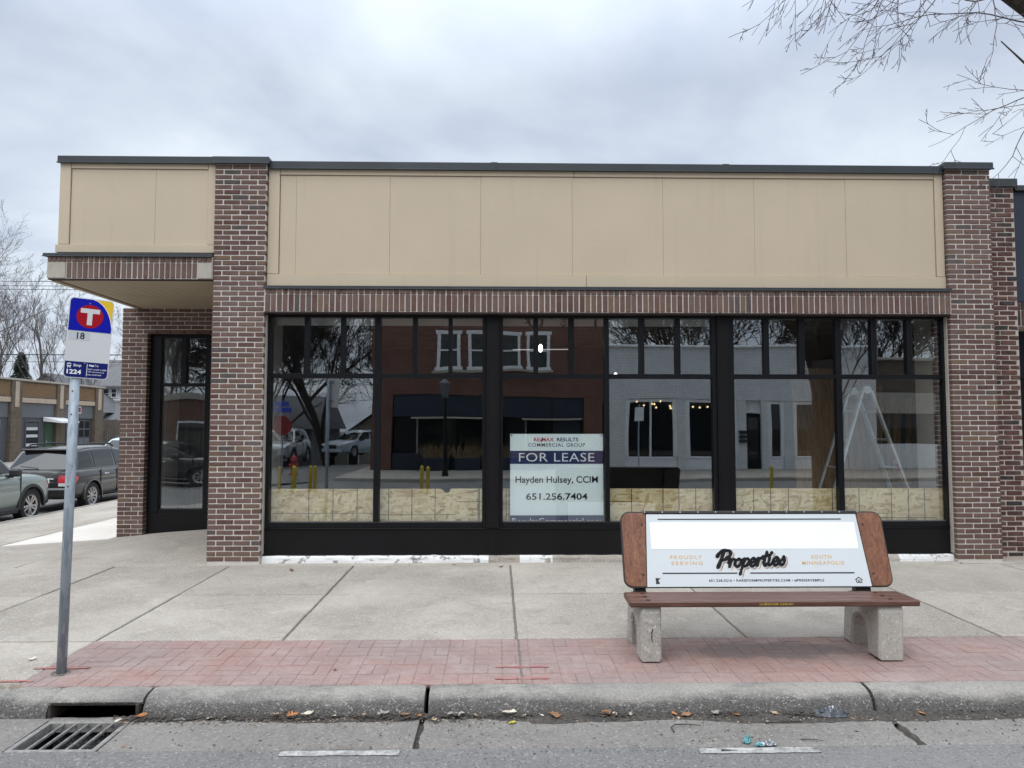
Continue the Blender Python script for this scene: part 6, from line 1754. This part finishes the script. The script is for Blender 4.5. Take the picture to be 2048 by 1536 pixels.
# ================================================================== LITTER AND GUTTER DIRT
random.seed(44)
def zgut(x, y): return zroad(x)+(y-4.125)*.006
# damp leaf mould along the foot of the kerb: an uneven low bank plus flakes
def bank(x0, x1, wfun, hmax):
    n = int((x1-x0)/.02); rows = 6; vs = []
    for i in range(n+1):
        x = x0+(x1-x0)*i/n; w_ = max(.004, wfun(x))
        for j in range(rows+1):
            t = j/rows; y = 4.699-w_*t
            hgt = hmax*(1-t)**1.5*(.55+.6*mnoise.noise(Vector((x*9, y*14, 0)))) + .0035*mnoise.noise(Vector((x*45, y*60, 3)))*(1-t) - (.006 if j == rows else 0)
            vs.append((x, y+.012*mnoise.noise(Vector((x*22, t*2, 8)))*t, zgut(x, y-.107)+.0035+hgt))
    fs = [(i*(rows+1)+j, i*(rows+1)+j+1, (i+1)*(rows+1)+j+1, (i+1)*(rows+1)+j) for i in range(n) for j in range(rows)]
    return MB().add(vs, fs)
wf = lambda x: .088+.060*mnoise.fractal(Vector((x*1.4, 0, 0)), 1, 2, 4)+(.045 if x > .2 else 0)+(.04*math.exp(-((x-1.9)/.5)**2))
o = part('dirt', bank(INX1+.03, 8.0, wf, .016), 'dirt', gut, smooth=False, kind='stuff')
fl = MB(); rr = random.Random(9)
for i in range(2600):
    x = rr.uniform(-2.3, 4.6); y = 4.59-abs(rr.gauss(0, .055)) if rr.random() < .85 else rr.uniform(4.05, 4.58)
    z = zgut(x, y)+.003+.008*max(0, 1-(4.59-y)/.08); L = rr.uniform(.003, .012)*(1.5 if rr.random() < .1 else 1); a = rr.uniform(0, PI); t = rr.uniform(-.5, .5)
    c, s_ = math.cos(a)*L, math.sin(a)*L; q = L*rr.uniform(.15, .6)
    fl.add([(x-c, y-s_, z), (x-s_*q/L, y+c*q/L, z+.003), (x+c, y+s_, z+t*L*.5), (x+s_*q/L, y-c*q/L, z)], [(0, 1, 2), (0, 2, 3), (0, 3, 1), (1, 3, 2)])
for cx, n_ in ((-2.15, 260), (-1.92, 200), (-1.66, 120), (-1.30, 300), (-1.12, 160), (-.76, 320), (-.52, 200), (-.28, 160), (.1, 160), (.72, 200), (1.45, 150), (1.95, 320)):
    for i in range(n_):
        x = rr.gauss(cx, .075); y = 4.575-abs(rr.gauss(0, .028)); z = zgut(x, y)+.006+.016*rr.random(); L = rr.uniform(.006, .022); a = rr.gauss(.1, .6)
        c, s_ = math.cos(a)*L, math.sin(a)*L; q = rr.uniform(.1, .4)
        fl.add([(x-c, y-s_, z), (x-s_*q, y+c*q, z+.004), (x+c, y+s_, z+rr.uniform(-.004, .006)), (x+s_*q, y-c*q, z)], [(0, 1, 2), (0, 2, 3), (0, 3, 1), (1, 3, 2)])
fo = link('debris', fl.mesh('debris', None, False), 'dirt'); fo['kind'] = 'stuff'
for nm_, m_, n_ in (('debris', 'leaf_grey', 700), ('debris', 'leaf_tan', 420), ('debris', 'leaf_brown', 500)):
    fl = MB()
    for i in range(n_):
        x = rr.uniform(-2.3, 4.6); y = 4.585-abs(rr.gauss(0, .06)) if rr.random() < .86 else rr.uniform(4.0, 8.6)
        z = (zgut(x, y) if y < 4.6 else zg(x, y))+.004; L = rr.uniform(.003, .010)*(2.2 if rr.random() < .06 and y < 4.6 else 1); a = rr.uniform(0, PI); c, s_ = math.cos(a)*L, math.sin(a)*L
        if 4.59 < y < 4.8: continue
        fl.add([(x-c, y-s_, z), (x-s_*.5, y+c*.5, z+.003), (x+c, y+s_, z+.001), (x+s_*.5, y-c*.5, z)], [(0, 1, 2), (0, 2, 3), (0, 3, 1), (1, 3, 2)])
    fo = link(nm_, fl.mesh(nm_, None, False), m_); fo['kind'] = 'stuff'
# dried weeds in the kerb joint by the sign pole
g = MB()
for i in range(240):
    x = rr.uniform(-3.4, -3.02); y = 4.775+rr.gauss(0, .03)+(x+3.1)*-.25; z = zg(x, y); a = rr.uniform(0, 2*PI); L = rr.uniform(.015, .06)
    g.add([(x-.0015, y, z), (x+.0015, y, z), (x+L*math.cos(a), y+L*math.sin(a), z+L*rr.uniform(.15, .6))], [(0, 1, 2)])
for i in range(420):
    x = rr.uniform(2.5, 4.1); y = 5.751+rr.gauss(0, .02); z = zg(x, y); a = rr.uniform(0, 2*PI); L = rr.uniform(.01, .04)
    g.add([(x-.0015, y, z), (x+.0015, y, z), (x+L*math.cos(a), y+L*math.sin(a), z+L*rr.uniform(.1, .4))], [(0, 1, 2)])
fo = link('weeds', g.mesh('weeds', None, False), 'dead_weed'); fo['kind'] = 'stuff'

def leaf_mb(L, kind, curl):
    """lobed leaf or curled oval, bent along its midrib"""
    if kind == 'lobed': prof = [(0, 0), (.12, .14), (.30, .42), (.38, .22), (.55, .50), (.62, .22), (.80, .26), (1.0, .0)]
    else: prof = [(0, 0), (.1, .12), (.3, .24), (.55, .27), (.8, .17), (1, 0)]
    mb = MB(); vs = []
    n = len(prof)
    for s in (0, 1, -1):
        for (u, w_) in prof:
            x = u-.5; y = s*w_; z = curl*(x*x*1.2+abs(y)*.9)+.05*random.uniform(-1, 1)*(abs(s))
            vs.append((x*L, y*L, max(0, z*L)))
    fs = []
    for i in range(n-1):
        fs.append((i, i+1, n+i+1, n+i)); fs.append((i+1, i, 2*n+i, 2*n+i+1))
    o = len(vs); vs += [(x, y, z+.0012) for x, y, z in vs]
    fs += [tuple(o+k for k in f[::-1]) for f in fs[:]]
    mb.add(vs, fs)
    mb.tube([(-.5*L, 0, .002), (-.62*L, .02*L, .004), (-.85*L, .05*L, .006)], .0012, 4)
    return mb
LV = [
 (-2.17, 4.555, .075, 'leaf_orange', 'oval', 1.1, 'curled rust coloured leaf standing at the drain inlet corner'),
 (-2.28, 4.50, .06, 'leaf_pale', 'oval', .7, 'pale leaf scrap lying over the edge of the storm drain grate'),
 (-1.75, 4.545, .05, 'leaf_pale', 'oval', .5, 'small pale leaf in the dark mould right of the storm drain'),
 (-1.66, 4.535, .055, 'leaf_grey', 'oval', .6, 'grey leaf second from the storm drain along the gutter'),
 (-1.34, 4.565, .085, 'leaf_tan', 'lobed', .5, 'tan lobed leaf crossed by a twig, left part of the gutter'),
 (-1.25, 4.555, .075, 'leaf_orange', 'lobed', .9, 'orange brown leaf beside the twig in the gutter'),
 (-1.16, 4.565, .090, 'leaf_pale', 'oval', 1.0, 'large pale curled leaf, left part of the gutter'),
 (-1.00, 4.56, .045, 'leaf_pale', 'oval', .6, 'small pale leaf between the curled leaf and the kerb joint'),
 (-.80, 4.565, .070, 'leaf_tan', 'lobed', .4, 'flat tan leaf in the gutter left of the kerb joint'),
 (-.70, 4.57, .085, 'leaf_grey', 'lobed', .8, 'crumpled grey brown leaf against the kerb left of the joint'),
 (-.56, 4.555, .065, 'leaf_brown', 'oval', .9, 'brown leaf nearly touching the orange one at the kerb joint'),
 (-.48, 4.545, .055, 'leaf_orange', 'oval', .8, 'bright orange yellow leaf at the foot of the kerb joint'),
 (-.25, 4.555, .110, 'leaf_grey', 'lobed', .5, 'long grey leaf in the gutter right of the kerb joint'),
 (-.38, 4.50, .060, 'leaf_tan', 'oval', .4, 'tan leaf lying on the crack of the gutter pan'),
 (-.12, 4.55, .050, 'leaf_tan', 'oval', .5, 'little tan leaf just right of the long grey leaf'),
 (.08, 4.565, .095, 'leaf_pale', 'lobed', .8, 'large cream leaf under the middle of the pink paving'),
 (.17, 4.55, .045, 'leaf_pale', 'oval', .5, 'small cream leaf right next to the large cream one'),
 (.28, 4.555, .035, 'leaf_pale', 'oval', .3, 'tiny pale leaf between the cream and the reddish leaf'),
 (.36, 4.555, .095, 'leaf_brown', 'lobed', .35, 'flat reddish brown leaf in the gutter left of the bench'),
 (.68, 4.56, .080, 'leaf_brown', 'lobed', .7, 'dark brown leaf in a clump of two left of the bench'),
 (.73, 4.55, .055, 'leaf_pale', 'oval', .6, 'pale leaf lying on the dark brown clump left of the bench'),
 (.83, 4.57, .050, 'leaf_pale', 'oval', .3, 'round whitish leaf against the kerb left of the bench'),
 (1.10, 4.56, .060, 'leaf_orange', 'oval', .4, 'small orange leaf below the left bench leg'),
 (1.17, 4.545, .085, 'leaf_brown', 'oval', .3, 'flat brown leaf below the left bench leg'),
 (1.36, 4.565, .070, 'leaf_grey', 'lobed', .5, 'grey leaf below the bench seat, left of the orange one'),
 (1.47, 4.55, .080, 'leaf_orange', 'oval', .3, 'flat orange leaf in the gutter below the bench'),
 (1.72, 4.555, .055, 'leaf_tan', 'lobed', .5, 'tan leaf in the gutter left of the shiny crushed bag'),
 (2.64, 4.54, .050, 'leaf_orange', 'oval', .4, 'orange leaf in the wet gutter at the right end'),
 (-3.30, 5.32, .075, 'leaf_pale', 'oval', .3, 'pale leaf on the pavement left of the sign pole'),
 (-2.30, 8.42, .085, 'leaf_brown', 'oval', .8, 'brown leaf on the pavement near the brick pillar'),
 (.05, 8.60, .060, 'leaf_brown', 'oval', .7, 'brown leaf near the shop foundation below the lease sign'),
 (-1.10, 5.05, .035, 'leaf_brown', 'oval', .8, 'small dark leaf on the pink paving right of the pole'),
]
for x, y, L, m_, kd, cu, lab in LV:
    mb = leaf_mb(L, kd, cu); z = (zgut(x, y)+.010 if y < 4.62 else zg(x, y)+.002)
    mb.xf(Matrix.Translation((x, y, z)) @ Matrix.Rotation(random.uniform(0, 2*PI), 4, 'Z') @ Matrix.Rotation(random.uniform(-.25, .25), 4, 'X'))
    single('fallen_leaf', mb, m_, lab, 'leaf', (x, y, z), 'dead leaves on the ground', fix=False)
def crumple(x, y, L, Wd, H, mat, label, cat, seed, name, rz=0):
    rn = random.Random(seed); nx, ny = 14, 8; vs = []; fs = []
    for side in (1, 0):
        for j in range(ny+1):
            for i in range(nx+1):
                u = i/nx*2-1; v = j/ny*2-1; e = max(0, 1-u*u)*max(0, 1-v*v)
                px = u*L/2*(1-.15*v*v)+.01*rn.uniform(-1, 1); py = v*Wd/2*(1-.2*u*u)+.008*rn.uniform(-1, 1)
                vs.append((px, py, .002+(H*e**.6*(.45+.75*rn.random()) if side else 0)))
    n1 = (nx+1)*(ny+1)
    for j in range(ny):
        for i in range(nx):
            a = j*(nx+1)+i; fs += [(a, a+1, a+nx+2), (a, a+nx+2, a+nx+1), (n1+a+nx+1, n1+a+nx+2, n1+a+1, n1+a)]
    z = zgut(x, y)+.006
    mb = MB().add(vs, fs); mb.xf(Matrix.Translation((x, y, z)) @ Matrix.Rotation(rz, 4, 'Z'))
    return single(name, mb, mat, label, cat, (x, y, z), fix=False)
crumple(2.06, 4.545, .215, .085, .04, 'dark_plastic', 'crushed shiny dark plastic bag in the gutter under the bench', 'litter', 1, 'plastic_bag', -.06)
crumple(2.075, 4.545, .07, .030, .052, 'foil', 'bright silvery scrap on top of the crushed bag', 'litter', 6, 'foil_scrap', .5)
crumple(1.42, 4.17, .045, .035, .035, 'teal_plastic', 'torn teal wrapper piece standing at the parking mark', 'litter', 2, 'wrapper', .8)
crumple(1.53, 4.14, .085, .045, .022, 'foil', 'silvery wrapper beside the teal scraps at the parking mark', 'litter', 3, 'wrapper', .2)
crumple(1.475, 4.125, .04, .02, .012, 'teal_plastic', 'small teal scrap lying left of the silvery wrapper', 'litter', 4, 'wrapper', -.3)
crumple(.095, 4.46, .035, .014, .008, 'yellow_scrap', 'yellow paper scrap on the gutter below the cream leaf', 'litter', 5, 'paper_scrap', .4)
crumple(-1.92, 4.545, .09, .010, .008, 'pure_white', 'thin white straw lying right of the drain inlet', 'litter', 7, 'straw', .12)
def twigo(pts, r, label):
    z = zgut(pts[0][0], pts[0][1]); single('twig', MB().tube([(x, y, zgut(x, y)+.006+h) for x, y, h in pts], [r]+[r*.8]*(len(pts)-2)+[r*.4], 5), 'bark', label, 'twig', (pts[0][0], pts[0][1], z), 'twigs in the gutter')
twigo([(1.04, 4.31, 0), (1.03, 4.35, .01), (1.06, 4.385, .012), (1.14, 4.40, .008), (1.22, 4.405, 0)], .004, 'dark hooked twig on the gutter left of the teal scraps')
twigo([(1.62, 4.43, 0), (1.74, 4.435, .004), (1.85, 4.45, 0)], .004, 'straight thin twig on the gutter under the shiny bag')
twigo([(-1.40, 4.545, .01), (-1.33, 4.56, .02), (-1.24, 4.585, .05)], .005, 'light forked twig lying over the tan leaf')
twigo([(1.24, 4.06, .004), (1.33, 4.057, .004)], .004, 'short dark twig lying on the white parking mark')
twigo([(1.74, 4.20, 0), (1.80, 4.19, .004), (1.86, 4.18, 0)], .003, 'small twig right of the silvery wrapper')

for o in list(COL.objects):
    if o.parent is None and o.name.split('.')[0] in ('fallen_leaf', 'plastic_bag', 'foil_scrap', 'wrapper', 'paper_scrap', 'straw', 'twig', 'debris', 'weeds') and o.location.y < 5.9: o.location += SHIFT
